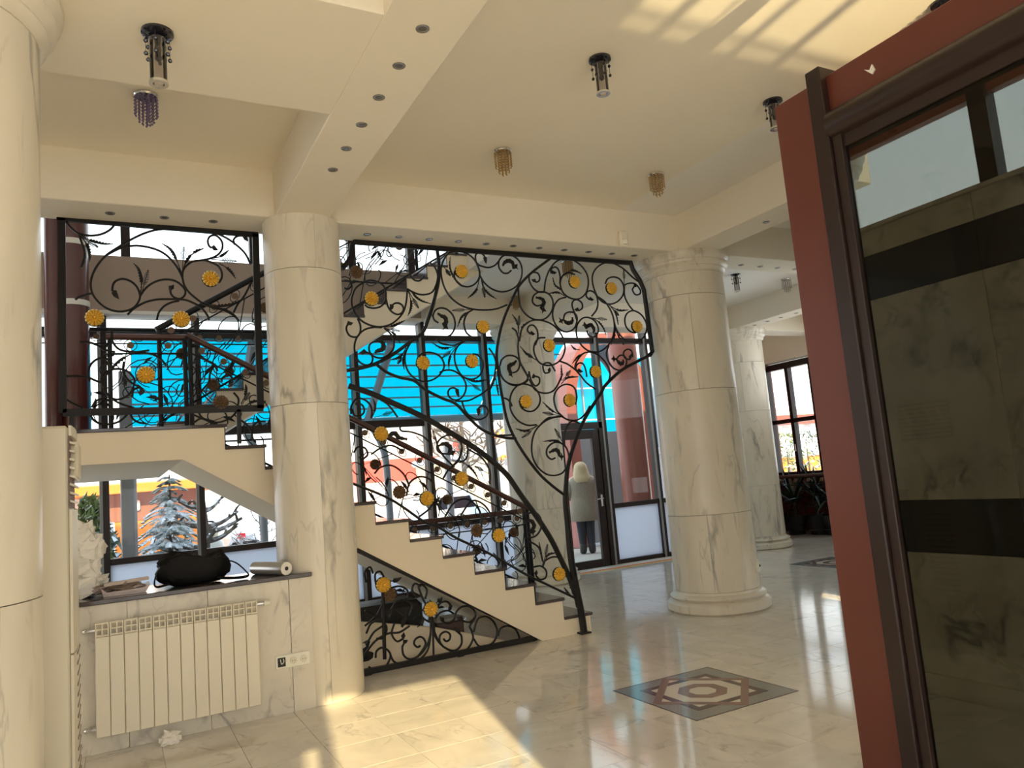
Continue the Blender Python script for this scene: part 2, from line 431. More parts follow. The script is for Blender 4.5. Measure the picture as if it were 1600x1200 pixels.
# low radiator wall with its stone slabs and sill
wl_ = struct('wall_radiator')
S(wl_, 'wall_core', bx(-3,5.52,0,1.19,6.05,.885), 'grout')
for x0, x1 in ((-1.6,-1.05),(-1.048,-.5),(-.498,.055),(.057,.53),(.532,1.055),(1.058,1.205)):
    S(wl_, 'marble_slab', cb(x0,5.5,.0,x1,5.53,.885,b=.002), 'marble_wall')
S(wl_, 'sill', cb(-3,5.48,.886,1.215,6.05,.915), 'granite')
# south-east diagonal wall of the far hall
d_ = Vector((math.sin(math.radians(52)), math.cos(math.radians(52)), 0)); p0 = Vector((4.36,3.5,0)); nrm_ = Vector((d_.y,-d_.x,0))
wd = struct('wall_southeast'); b = MB()
def dseg(t0, t1, z0, z1):
    a, c = p0+d_*t0, p0+d_*t1; q = nrm_*.2
    b.prism([(a.x,a.y),(c.x,c.y),(c.x+q.x,c.y+q.y),(a.x+q.x,a.y+q.y)],'z',z0,z1)
dseg(0,2.05,0,4.1); dseg(2.05,2.55,0,.12); dseg(2.05,2.55,.50,4.1); dseg(2.55,6.0,0,2.45); dseg(2.55,3.6,2.45,4.1); dseg(3.6,8.6,3.38,4.1); dseg(6.0,6.3,0,.95); dseg(6.0,6.3,1.25,2.45); dseg(6.3,8.6,0,2.45); dseg(8.6,9.2,0,4.1)  # unseen: slots shaped for the sun patches, high band added to brighten the hall
a, c = p0+d_*3.4+nrm_*.2, p0+d_*9.2+nrm_*.2; o_ = Vector((-k_*2.0,-2.0,0))
b.prism([(a.x,a.y),(c.x,c.y),(c.x+o_.x,c.y+o_.y),(a.x+o_.x,a.y+o_.y)],'z',3.40,3.48)  # overhang added to keep direct sun out of the high band
S(wd, 'wall_face', b, 'paint_white')
# ---- ceilings and beams
ce = struct('ceiling'); CZ = 3.93
S(ce, 'ceiling_slab', bx(-6,-.85,CZ,4.36,5.85,CZ+.2), 'paint')
S(ce, 'ceiling_slab', MB().prism([(4.36,3.3),(11.8,9.1),(11.8,12.7),(10.2,12.7),(10.2,9.8),(3.75,9.8),(3.75,5.85),(4.36,5.85)],'z',CZ,CZ+.2), 'paint_white')
S(ce, 'ceiling_edge', bx(4.28,-.85,3.45,4.40,3.35,4.15), 'red')
def beam(x0, y0, x1, y1, z0=3.56, mat='paint'):
    S(ce, 'beam', cb(x0,y0,z0,x1,y1,CZ+.02,b=.006), mat)
beam(1.105,-.7,1.505,5.655); beam(-6,5.65,10.4,6.06); beam(-6,2.98,1.11,3.96)
beam(5.05,3.75,5.45,5.655); beam(5.05,6.05,5.45,9.05); beam(3.80,9.04,11.5,9.44); beam(8.95,6.9,9.35,9.05)
S(ce, 'upper_ceiling', bx(-6,4.9,6.4,4.5,9.9,6.6), 'paint_white')
S(ce, 'upper_wall', bx(-6,4.9,4.1,4.5,5.0,6.5), 'paint_white')
S(ce, 'upper_wall', bx(4.4,5.0,4.1,4.5,9.9,6.5), 'paint_white')

# ---- marble columns
def arc_panel(cx, cy, r, t, a0, a1, z0, z1, k=10):
    o = [(cx+r*math.cos(a0+(a1-a0)*i/k), cy+r*math.sin(a0+(a1-a0)*i/k)) for i in range(k+1)]
    i_ = [(cx+(r-t)*math.cos(a1-(a1-a0)*i/k), cy+(r-t)*math.sin(a1-(a1-a0)*i/k)) for i in range(k+1)]
    b = MB(); n = len(o)
    vs = [(p[0],p[1],z) for z in (z0,z1) for p in o+i_]; L = 2*n
    fs = []
    for j in range(L):
        j2 = (j+1)%L; fs.append((j,j2,L+j2,L+j))
    for j in range(k):
        fs.append((j,j+1,L-2-j,L-1-j)); fs.append((L+j,L+L-1-j,L+L-2-j,L+j+1))
    return b.add(vs, fs)
def column(cx, cy, r, joints, label, base=True, cap=True, top=3.56, seams=0.3, k3=3):
    t = thing('column', label, 'column', (cx,cy,0), 'marble columns of the hall')
    z0 = .20 if base else 0.0; z1 = top-.20 if cap else top
    S(t, 'core', MB().lathe([(r-.02,0),(r-.02,top)], (cx,cy), 24), 'grout')
    zs = [z0]+[z for z in joints if z0+.1 < z < z1-.1]+[z1]
    for q in range(len(zs)-1):
        a = seams+q*1.13
        for s in range(k3):
            g = .003
            S(t, 'marble_panel', arc_panel(cx,cy,r,.03,a+2*PI*s/k3+g,a+2*PI*(s+1)/k3-g,zs[q]+.002,zs[q+1]-.002,12), 'marble', True)
    if base:
        rb = r*1.14
        pr = [(r-.03,.0),(rb+.005,.0),(rb+.03,.02),(rb+.03,.085),(rb+.012,.105),(r*1.07,.115),(r*1.07,.12)]
        pr += [(r*1.07+.03*math.sin(PI*i/6), .12+.05*i/6) for i in range(7)]+[(r+.01,.178),(r+.004,.20),(r-.03,.20)]
        S(t, 'base', MB().lathe(pr,(cx,cy),40), 'marble', True)
    if cap:
        zt = top
        pr = [(r-.03,zt-.20),(r+.004,zt-.20),(r+.006,zt-.185),(r+.03,zt-.17),(r+.036,zt-.155),(r+.03,zt-.14),(r+.034,zt-.135),(r+.062,zt-.115),(r+.066,zt-.095),(r+.058,zt-.08),(r+.06,zt-.075),(r+.085,zt-.05),(r+.088,zt-.03),(r+.08,zt),(r-.03,zt)]
        S(t, 'capital', MB().lathe(pr,(cx,cy),40), 'marble', True)
    return t
def zj(px, py, cy, r): return on(px,py,'y',cy-r*.8).z
column(1.328,5.775,.29,[zj(480,1085,5.87,.3)+.0,zj(490,632,5.87,.3),zj(470,425,5.87,.3)],'plain marble column standing at the end of the radiator wall',base=False,cap=False,seams=PI*1.5-.05)
column(5.33,5.97,.415,[zj(1095,790,5.97,.42)-.1,zj(1080,608,5.97,.42),zj(1065,458,5.97,.42)],'marble column with moulded base right of the staircase, a socket near its foot',seams=PI*1.25)
column(5.22,9.26,.40,[1.0,2.2,3.0],'marble column behind the wrought iron grille beside the glass door',seams=.9)
column(9.28,9.24,.40,[1.0,2.2,3.0],'farthest marble column by the potted plants',seams=PI*1.2)
column(-.66,3.42,.415,[zj(30,948,3.42,.42)],'nearest marble column cut by the left edge beside the air conditioner',seams=PI*1.72)
column(4.42,3.36,.16,[1.4,2.6],'slim pale column at the corner behind the tinted glass',top=3.45,base=True)

# ---- marble wall with black bands behind the tinted glass
wm = struct('wall_right')
S(wm, 'wall_core', bx(4.23,-1.5,0,4.36,3.2,2.80), 'grout')
ys = [-1.5,-.6,.3,1.2,2.32,3.2]
def slabs(z0, z1, mat, name, x=4.2):
    for a, c in zip(ys[:-1], ys[1:]): S(wm, name, cb(x,a+.001,z0+.001,4.24,c-.001,z1-.001,b=.0015), mat)
slabs(0,.12,'marble_grey','base_slab',4.185); slabs(.12,.815,'marble_grey','marble_slab'); slabs(.815,1.12,'black_stone','black_band')
slabs(1.12,2.36,'marble_grey','marble_slab'); slabs(2.36,2.64,'black_stone','black_band'); slabs(2.64,2.80,'marble_grey','marble_slab')
S(wm, 'coping', cb(4.18,-1.5,2.80,4.38,3.2,2.825), 'marble_grey')
w4 = struct('window_4')
mu = on(1536,200,'x',4.27)
for y_ in (mu.y, mu.y-1.0, mu.y-2.0): S(w4, 'mullion', cb(4.24,y_-.05,2.825,4.34,y_+.05,3.47), 'frame')
S(w4, 'lintel', cb(4.26,-1.5,3.33,4.33,3.2,3.47), 'redcol')
S(w4, 'pane', bx(4.285,-1.5,2.825,4.291,3.2,3.4), 'glass')
# ---- tinted glass screen in a red and brown frame
w2 = struct('window_2')
S(w2, 'red_panel', cb(3.0,2.295,0,3.10,2.535,3.205), 'red')
S(w2, 'red_panel', cb(3.0,1.15,3.00,3.10,2.23,3.205), 'red')
S(w2, 'post', cb(2.955,2.215,0,3.09,2.298,3.25,b=.006), 'frame')
S(w2, 'glazing_bead', cb(2.975,2.165,.0,3.02,2.214,2.90), 'frame')
S(w2, 'head_rail', MB().tube([(3.0,1.15,2.955),(3.0,2.213,2.955)], .07, 12).box(2.99,1.15,2.83,3.05,2.213,2.90), 'frame', True)
S(w2, 'pane', bx(2.999,1.15,.0,3.007,2.166,2.86), 'glass_tint')
S(w2, 'pane_chip', MB().prism([(1.98,3.085),(2.015,3.125),(1.99,3.11),(1.975,3.13),(1.965,3.10)],'x',2.992,3.004), 'paper')

# ---- staircase
st = thing('staircase', 'cream staircase with dark granite treads rising left to a landing', 'staircase', (1.5,6.1,0))
YA, YB = 6.06, 7.70
TR, RI = .283, .17
prof = [(3.855,0),(3.855,RI-.025)]
for n in range(1,12):
    xl = 3.855-TR*n
    prof += [(xl,RI*n-.025),(xl,RI*(n+1)-.025)]
prof += [(.447,2.015),(.447,1.79),(3.33,0)]
S(st, 'flight', MB().prism(prof,'y',YA,YB), 'stringer')
S(st, 'landing', MB().prism([(-2.2,2.015),(.447,2.015),(.447,1.79),(-2.2,1.79)],'y',YA,9.43), 'stringer')
for n in range(1,12):
    x1 = 3.855-TR*(n-1); S(st, 'tread', cb(x1-TR,YA-.015,RI*n-.027,x1+.02,YB,RI*n,b=.004), 'granite')
for n in range(1,13):
    x1 = 3.855-TR*(n-1); S(st, 'riser', bx(x1-.001,YA+.012,RI*(n-1),x1+.010,YB-.01,RI*n-.027), 'granite')
S(st, 'landing_slab', cb(-2.2,YA-.015,2.013,.765,9.45,2.04,b=.004), 'granite')
YC, YD = 7.85, 9.40
prof = [(.39,2.02)]
sof = lambda x: 2.90+.605*(x-2.2)
xs = [2.45+.258*k for k in range(-9,6)]; zs = [3.348+.156*k for k in range(-9,6)]
prof = [(xs[0],2.02)]
for i in range(1,15): prof += [(xs[i-1],zs[i]-.025),(xs[i],zs[i]-.025)]
prof += [(3.95,zs[-1]-.025),(3.95,CZ),(xs[-1]+.03,sof(xs[-1])),(.40,1.80)]
S(st, 'flight', MB().prism(prof,'y',YC,YD), 'stringer')
for i in range(1,15):
    S(st, 'tread', cb(xs[i-1]-.02,YC-.015,zs[i]-.027,xs[i],YD,zs[i],b=.004), 'granite')
    S(st, 'riser', bx(xs[i-1]-.008,YC+.01,zs[i-1],xs[i-1]+.001,YD-.01,zs[i]-.026), 'granite')
S(ce, 'upper_floor', bx(3.74,5.85,CZ+.001,4.5,9.75,4.10), 'paint_white')

# ---- glazed rear front
w1 = struct('window_1'); FY = 9.75
mull = [-2.04,-1.07,-.10,.90,1.87,2.85,3.82,4.78,5.75,6.74,7.70,8.66,9.63]
for x in mull:
    hasdoor = x in (5.75,6.74)
    S(w1, 'mullion', cb(x-.045,FY-.07,0,x+.045,FY+.05,3.72), 'frame')
    S(w1, 'mullion_cap', cb(x-.052,FY-.09,.02,x-.018,FY-.071,3.70), 'alu')
def bays():
    for a, c in zip(mull[:-1], mull[1:]): yield a+.045, c-.045
for a, c in bays():
    door = abs(a-5.795) < .01
    if not door:
        S(w1, 'rail', cb(a,FY-.06,.86,c,FY+.04,.93), 'frame'); S(w1, 'rail', cb(a,FY-.06,0,c,FY+.04,.08), 'frame')
        S(w1, 'lower_panel', bx(a,FY-.015,.08,c,FY+.005,.86), 'glass_frost')
    S(w1, 'rail', cb(a,FY-.06,3.45,c,FY+.04,3.53), 'frame')
    lo = 2.2 if door else .93
    if c < 3.8:
        S(w1, 'transom', cb(a,FY-.06,2.26,c,FY+.04,2.36), 'frame')
        S(w1, 'pane', bx(a,FY-.008,.93,c,FY-.002,2.26), 'glass'); S(w1, 'pane', bx(a,FY-.008,2.36,c,FY-.002,3.45), 'glass')
    else: S(w1, 'pane', bx(a,FY-.008,lo,c,FY-.002,3.45), 'glass')
    S(w1, 'pane', bx(a,FY-.008,3.53,c,FY-.002,3.72), 'glass')
S(w1, 'spandrel', bx(-6,9.60,3.74,3.80,9.85,4.40), 'beige_dark' if 'beige_dark' in M else 'paint')
S(w1, 'spandrel_trim', cb(-6,9.57,3.70,3.80,9.86,3.745), 'paint_white')
S(w1, 'head', bx(3.80,9.44,3.72,10.3,9.85,4.1), 'paint_white')
for x in (-1.9,-.55,.16,1.62,2.9,3.75):
    S(w1, 'upper_mullion', cb(x-.05,FY-.06,4.40,x+.05,FY+.05,6.4), 'frame')
S(w1, 'upper_pane', bx(-2,FY-.008,4.4,4.4,FY-.002,6.4), 'glass')
# glass door
d1 = struct('door_1')
xa, xb = 5.795, 6.695
S(d1, 'door_frame', cb(xa,FY-.08,0,xa+.07,FY+.06,2.20).cbox(xb-.07,FY-.08,0,xb,FY+.06,2.20).cbox(xa,FY-.08,2.10,xb,FY+.06,2.20), 'frame')
lf = S(d1, 'door_leaf', cb(xa+.075,FY-.06,.01,xa+.19,FY,2.09).cbox(xb-.20,FY-.06,.01,xb-.075,FY,2.09).cbox(xa+.19,FY-.06,1.95,xb-.20,FY,2.09).cbox(xa+.19,FY-.06,.01,xb-.20,FY,.13), 'frame')
S(lf, 'pane', bx(xa+.19,FY-.035,.13,xb-.20,FY-.029,1.95), 'glass')
hp = Vector((xb-.13,FY-.06,1.0))
S(lf, 'door_handle', MB().cbox(hp.x-.018,hp.y-.008,hp.z-.09,hp.x+.018,hp.y,hp.z+.09).tube([(hp.x,hp.y-.008,hp.z+.03),(hp.x,hp.y-.05,hp.z+.03),(hp.x-.11,hp.y-.05,hp.z+.025)],.009,8), 'chrome', True)
tr = struct('trim_1')
S(tr, 'threshold', cb(5.3,9.46,-.02,9.7,9.68,.02), 'paint_white'); S(tr, 'threshold_strip', cb(5.3,9.435,-.02,9.7,9.459,.012), 'redsign'); S(tr, 'threshold_strip', cb(5.3,9.41,-.02,9.7,9.434,.008), 'yellow')

# ---- far east window and the red wall round it
we = struct('wall_east'); EX = 11.5
S(we, 'wall_face', bx(EX,7.9,0,EX+.2,11.0,1.02).box(EX,10.82,1.02,EX+.2,11.2,3.2), 'red')
S(we, 'wall_face', bx(10.1,10.85,0,11.5,11.0,3.95), 'redcol')
S(we, 'pilaster', cb(11.05,10.70,0,11.3,10.86,3.3).cbox(11.02,10.68,3.18,11.5,10.88,3.3), 'redcol')
S(we, 'wall_face', bx(9.63,9.7,3.25,10.25,10.95,3.95).box(EX-.25,7.9,3.24,EX+.2,11.0,4.0).box(10.2,10.6,3.24,EX,10.86,3.95), 'paint')
S(we, 'wall_face', bx(10.1,9.75,0,10.2,10.9,3.95), 'redcol')
w3 = struct('window_3')
S(w3, 'frame', cb(EX-.06,7.95,1.02,EX+.06,10.82,1.12).cbox(EX-.06,7.95,3.10,EX+.06,10.82,3.22).cbox(EX-.06,10.72,1.1,EX+.06,10.82,3.2), 'frame')
for y_ in (10.22,9.66,9.10,8.5): S(w3, 'mullion', cb(EX-.06,y_-.04,1.1,EX+.06,y_+.04,3.12), 'frame')
S(w3, 'transom', cb(EX-.06,7.95,2.05,EX+.06,10.75,2.13), 'frame')
ey = [10.72,10.26,10.18,9.70,9.62,9.14,9.06,8.54]
for q in range(0,8,2):
    S(w3, 'pane', bx(EX-.005,ey[q+1],1.12,EX+.001,ey[q],2.05), 'glass'); S(w3, 'pane', bx(EX-.005,ey[q+1],2.13,EX+.001,ey[q],3.1), 'glass')
S(w3, 'sash_knob', MB().cbox(EX-.085,10.20,1.50,EX-.06,10.24,1.64), 'chrome')

# ---- ground outside
gr = struct('ground'); S(gr, 'snow_ground', bx(-60,9.86,-.35,90,140,-.03), 'snow'); S(gr, 'paving', bx(4.6,9.81,-.2,12,13.6,-.02), 'snow')
S(gr, 'snow_ground', bx(11.9,-20,-.35,90,9.86,-.05), 'snow')

# ================================================================ WROUGHT IRON
CR = {'L1':(60,320,6),'L2':(240,320,6),'L3':(60,490,6),'L4':(240,490,6),'B1':(530,370,8),'B2':(670,370,8),'B3':(530,510,8),'B4':(670,510,8),
      'B5':(800,380,5.2174),'B6':(780,580,4.8),'B7':(540,660,8),'B8':(680,660,8),'B9':(660,770,6),'G1':(530,360,4),'G2':(770,360,4),'G3':(530,600,4),'G4':(740,640,3.3333),'T':(540,850,5),'P':(0,0,1)}
def pp(crop, pts, y):
    ox, oy, s = CR[crop]
    return [on(ox+a/s, oy+b/s, 'y', y) for a, b in pts]
class Grille:
    def __init__(s, root, y): s.root, s.y = root, y
    def scroll(s, crop, pts, r=.0085, n=5, bud=None, taper=False):
        P = crom(pp(crop, pts, s.y), n); b = MB().tube(P, r, 6)
        if bud:
            e = pp(crop, [bud], s.y)[0]; a = P[-1]; d = e-a
            b.tube([a, a+d*.25+Vector((0,0,.012)), a+d*.55, e], [r, .020, .016, .002], 6, flat=.5, nrm=(0,1,0))
        return obj('scroll', b, M['iron'], s.root, True)
    def frame(s, crop, pts, wd, th=.03, n=6, name='frame_bar'):
        P = crom(pp(crop, pts, s.y), n); return obj(name, MB().tube(P, wd/2, 8, flat=th/wd, nrm=(0,1,0)), M['iron'], s.root, True)
    def leaf(s, crop, pts, wd=.030):
        # saw-edged acanthus leaf that follows a curve
        P = crom(pp(crop, pts, s.y), 6); n = len(P); L, R_ = [], []
        for i, p in enumerate(P):
            t = (P[min(i+1,n-1)]-P[max(i-1,0)]).normalized(); u = Vector((-t.z,0,t.x)); f = i/(n-1)
            h = wd*(math.sin(PI*min(1,f*.93+.04))**.8)*(.55 if f < .35 else 1)*.62
            if f < .3: h = .007
            L.append(p+u*h*(1.0 if i%2 else .55)); R_.append(p-u*h*.45)
        vs = []
        for i in range(n):
            for q, yy in ((L[i],-.004),(P[i],-.011),(R_[i],-.004),(P[i],.006)): vs.append((q.x,q.y+yy,q.z))
        fs = []
        for i in range(n-1):
            for j in range(4):
                j2 = (j+1)%4; fs.append((i*4+j,i*4+j2,i*4+4+j2,i*4+4+j))
        fs += [(0,1,2,3),tuple(4*(n-1)+j for j in (3,2,1,0))]
        return obj('leaf', MB().add(vs,fs), M['iron'], s.root)
    def frond(s, crop, a, b_, tw=.02):
        A, B = pp(crop, [a,b_], s.y); d = B-A; t = d.normalized(); u = Vector((-t.z,0,t.x)); b = MB().tube([A,B],.0035,4)
        for i in range(9):
            f = .45+.06*i; w_ = tw*(1-abs(i-3)/7); c = A+d*f
            b.tube([c-u*w_+t*.008, c-t*.004+Vector((0,-.012,0)), c+u*w_+t*.008],.0032,4)
        return obj('frond', b, M['iron'], s.root)
    def acanthus(s, crop, pts, tail=None):
        P = crom(pp(crop, pts, s.y), 5); n = len(P)
        r = [.007+.013*math.sin(PI*(i/(n-1))**.8) + (.004 if i%3==0 else 0) for i in range(n)]; r[-1] = .013
        b = MB().tube(P, r, 6, flat=.6, nrm=(0,1,0))
        if tail:
            e = pp(crop, [tail], s.y)[0]; a = P[0]; m_ = (a+e)/2; u = (e-a).normalized(); v = Vector((-u.z,0,u.x))
            b.tube([a,m_,e],[.006,.022,.002],5,flat=.45,nrm=(0,1,0)); b.tube([m_-v*.04,m_,m_+v*.035],[.002,.014,.002],5,flat=.45,nrm=(0,1,0))
        return obj('acanthus_leaf', b, M['iron'], s.root, True)
    def rosette(s, px, py, mat='gold'):
        p = on(px, py, 'y', s.y); o = place('rosette', ros_me if mat == 'gold' else ros_dark, s.root, (p.x, p.y-.016 if mat == 'gold' else p.y, p.z), (0,random.uniform(0,6),0))
        if mat == 'gold': place('backing_disc', disc_me, o, (p.x,p.y+.004,p.z))
        return o
def rosette_mesh(R, mat, name):
    b = MB(); K = 56; rings = [(0,.026),(.10,.026),(.16,.013),(.22,.018),(.30,.026),(.36,.010),(.46,.012),(.70,.024),(.88,.018),(1.0,.004),(1.0,-.003),(0,-.003)]
    vs = []
    for f, h in rings:
        for k in range(K):
            a = 2*PI*k/K; q = abs(math.sin(7*a))
            rr = R*f*(1-(.10*(1-q**.5) if f > .85 else 0)); hh = h*(.25+.75*q**.6) if .4 < f < 1 else h
            vs.append((rr*math.cos(a), -hh, rr*math.sin(a)))
    fs = [(i*K+j,i*K+(j+1)%K,(i+1)*K+(j+1)%K,(i+1)*K+j) for i in range(len(rings)-1) for j in range(K)]
    b.add(vs, fs); return mesh(name, b, mat, True)
ros_me = rosette_mesh(.062, M['gold'], 'rosette'); ros_dark = rosette_mesh(.058, M['gold_dull'], 'rosette_back')
disc_b = MB().tube([(0,-.004,0),(0,.004,0)],.063,24); disc_me = mesh('backing_disc', disc_b, M['iron'])
GY = 6.025
# ---------------- left panel
gl = thing('iron_grille', 'square wrought iron panel with four gold rosettes above the radiator wall', 'grille', (.3,GY,2.04))
G = Grille(gl, GY)
def rect_bar(root, a, b, w_=.05, th=.03, name='frame_bar'):
    return obj(name, MB().bar(a,b,w_,th), M['iron'], root)
c4 = pp('P', [(96,340),(399,366),(407,638),(98,645)], GY)
rect_bar(gl, c4[0]-Vector((.03,0,0)), c4[1]+Vector((.02,0,0))); rect_bar(gl, c4[1], c4[2]); rect_bar(gl, c4[2]+Vector((.02,0,0)), c4[3]); rect_bar(gl, c4[3], c4[0])
f1 = pp('P', [(373,640),(374,693)], GY); rect_bar(gl, f1[0], f1[1], .03, .03, 'foot_post')
f1 = pp('P', [(112,644),(113,671)], GY); rect_bar(gl, f1[0], f1[1], .03, .03, 'foot_post')
for c, pts, bud in [
 ('L1',[(250,140),(300,210),(370,265),(440,285),(520,288),(600,272),(670,235),(710,190),(718,165)],None),
 ('L1',[(380,285),(415,380),(435,470),(420,540),(400,590)],None),
 ('L1',[(1990,560),(1940,460),(1860,380),(1760,310),(1640,260),(1510,235),(1380,222),(1260,222),(1110,235),(1000,265),(880,320),(760,390),(640,470),(560,560),(510,650),(490,740),(505,830),(560,910),(640,970),(740,1000),(840,990),(910,950),(950,880),(945,820),(915,760),(860,715),(790,695),(730,712),(700,750),(692,810)],(755,885)),
 ('L1',[(640,470),(760,410),(850,388),(950,385),(1060,405),(1150,440),(1220,490),(1280,560),(1325,630),(1350,690),(1365,750),(1410,820),(1480,880),(1550,930),(1640,965),(1740,985)],None),
 ('L2',[(270,690),(275,620),(310,570),(370,530),(450,520),(540,500),(600,470),(640,420),(645,360),(615,310),(570,285),(525,300),(508,340),(520,385),(545,405)],(605,425)),
 ('L2',[(370,530),(470,520),(540,540),(600,570),(635,620),(640,680),(615,730)],None),
 ('L2',[(760,375),(750,330),(775,300),(815,290),(845,295)],(885,345)),
 ('L1',[(835,1030),(900,970),(1000,915),(1100,890),(1200,885),(1360,890),(1440,915),(1520,960),(1580,1030),(1600,1080)],None),
 ('L1',[(950,860),(1000,790),(1060,740),(1130,710),(1200,700),(1270,710),(1330,745),(1375,800),(1370,850),(1330,880),(1280,872),(1245,840),(1235,800)],(1270,750)),
 ('L1',[(500,830),(440,845),(380,865),(345,890)],None),
 ('L2',[(910,730),(880,800),(840,870),(790,930),(750,1010)],None),('L2',[(30,1080),(50,1010),(100,950),(170,915),(240,900)],None),
 ('L2',[(580,960),(680,990),(750,1030),(800,1090)],None),
 ('L3',[(610,690),(590,620),(620,560),(690,525),(770,520),(840,545),(890,600),(900,650),(865,740),(800,790),(730,805),(650,780)],None),
 ('L3',[(480,640),(465,560),(490,480),(545,430),(600,415),(650,430),(662,455)],(652,490)),
 ('L3',[(690,150),(690,210),(700,270),(750,330),(830,355),(920,360),(1040,345)],None),
 ('L3',[(800,450),(795,540),(830,610),(890,660),(960,690)],None),
 ('L3',[(500,880),(540,820),(600,800),(650,810),(685,845),(690,870)],None),('L3',[(480,940),(520,1000),(590,1035),(680,1035),(760,1010),(820,960),(845,920)],None),
 ('L3',[(860,920),(880,980),(940,1020),(1010,1030)],None),('L3',[(260,585),(390,588),(470,600),(540,630),(600,650)],None),
 ('L3',[(610,700),(660,770),(740,830),(830,865),(900,885)],None),('L3',[(250,800),(330,845),(420,885)],None),
 ('L3',[(960,365),(1060,380),(1140,420),(1200,490)],None),('L3',[(880,780),(890,720),(940,695),(985,710)],(950,770)),
 ('L3',[(600,340),(640,300),(680,240),(690,180)],None),('L3',[(390,265),(470,268),(560,300),(640,345),(720,360)],None),
 ('L4',[(415,910),(450,970),(520,1010),(610,1020),(700,990),(760,940),(785,880),(795,800),(750,740)],None),
 ('L4',[(820,1000),(880,1050),(915,1100),(930,1170),(960,1210)],None),('L4',[(920,1130),(930,1060),(980,1015),(1050,1010)],None),
 ('L4',[(640,640),(640,610),(690,575),(735,600),(740,650)],(700,690)),('L4',[(380,950),(470,990),(560,1010)],None),
 ('L4',[(420,390),(500,440),(560,470),(600,540)],None),('L4',[(420,760),(480,690),(520,640),(530,560),(580,470)],None),
 ('L4',[(380,1020),(440,985),(520,1000),(600,1030)],None)]:
    G.scroll(c, pts, bud=bud)
for c, pts in [('L1',[(370,265),(450,320),(530,350),(620,370),(705,368)]),('L1',[(370,280),(430,340),(465,410),(478,480),(473,540)]),
 ('L2',[(265,650),(230,550),(185,450),(140,400),(75,362)]),('L2',[(275,620),(300,550),(345,480),(345,465)]),('L2',[(320,500),(400,440),(470,412)]),
 ('L2',[(550,505),(620,490),(670,460),(705,425)]),('L2',[(610,550),(680,590),(730,640),(770,695)]),('L1',[(955,850),(968,760),(965,680),(940,600),(890,545)]),
 ('L2',[(430,910),(560,945),(660,950),(760,925),(840,880)]),('L2',[(560,950),(640,980),(720,1020),(790,1075)]),('L3',[(960,365),(850,390),(760,440),(680,520),(620,605)]),
 ('L4',[(820,850),(860,770),(870,700),(860,660)]),('L4',[(850,870),(930,830),(1020,820)]),('L3',[(530,860),(600,850),(690,870)])]:
    G.leaf(c, pts)
for c, a, b in [('L2',(270,600),(285,395)),('L2',(530,510),(780,530)),('L1',(960,860),(1030,610)),('L3',(790,385),(610,385)),('L4',(820,870),(900,740)),('L1',(400,300),(560,400))]: G.frond(c, a, b)
for p in ((329,436),(283,499),(148,497),(228,586)): G.rosette(*p)
G.rosette(345,629,'d')
# ---------------- great tree-shaped screen
gg = thing('iron_grille', 'tall tree shaped wrought iron screen with gold rosettes on the stair', 'grille', (3.72,GY,0))
G = Grille(gg, GY)
TOP = [('P',553,378),('P',983,411),('B5',965,152),('B5',985,215),('B5',1040,300),('B5',1075,380),('B5',1110,630),('B5',1143,885),('B5',1120,915)]
def mixed(L, y): return [pp(c,[(a,b)],y)[0] for c,a,b in L]
tp = mixed(TOP, GY)
obj('frame_bar', MB().tube(tp, .024, 8, nrm=(0,1,0)), M['iron'], gg, True)
dn = mixed([('B5',1120,915),('B5',1000,975),('B5',880,1045),('B5',760,1160),('B6',760,170),('B6',640,360),('B6',560,560),('B6',515,720),('B6',500,880),('G4',478,480),('G4',490,600),('G4',505,760),('G4',535,930),('G4',560,1050),('G4',575,1155)], GY)
dnc = crom(dn, 5); nn = len(dnc)
obj('trunk_bar', MB().tube(dnc, [.016+.016*min(1,max(0,(i/nn-.35)*2)) for i in range(nn)], 8), M['iron'], gg, True)
ft = dn[-1]; obj('foot_plate', MB().cbox(ft.x-.055,GY-.045,0,ft.x+.055,GY+.045,.014), M['iron'], gg)
G.frame('B1',[(200,62),(165,100),(152,180),(145,250),(105,320),(35,400)],.045)
G.frame('P',[(683,390),(685.6,411),(685.6,432.5),(683,450),(677,474),(669,499),(660,520),(640,535),(612,555),(585,569),(560,576),(542,579)],.032)
G.frame('P',[(860,404),(832,425),(811,447),(796,477),(785,505),(779,530),(776,555),(779,585),(784,617),(792.5,657),(805,686),(821.7,713),(842.5,740),(863,759),(884,775)],.026)
G.frame('P',[(589,570),(605,582),(625,590),(647,595),(665,609),(690,622),(712,631),(730,650),(750,669),(770,679),(790,684),(806,685)],.026)
G.frame('P',[(545,603),(580,615),(612,629),(650,646),(680,662),(710,680),(742,700),(767,719),(792,742),(815,775),(839,808),(860,841),(875,871),(889,901),(899,928),(904,948)],.050,.04,name='hand_rail')
G.frame('B9',[(-660,-90),(-300,60),(0,260),(150,322),(330,430),(570,540),(790,660),(960,760),(1040,800),(1190,870),(1440,990)],.022)
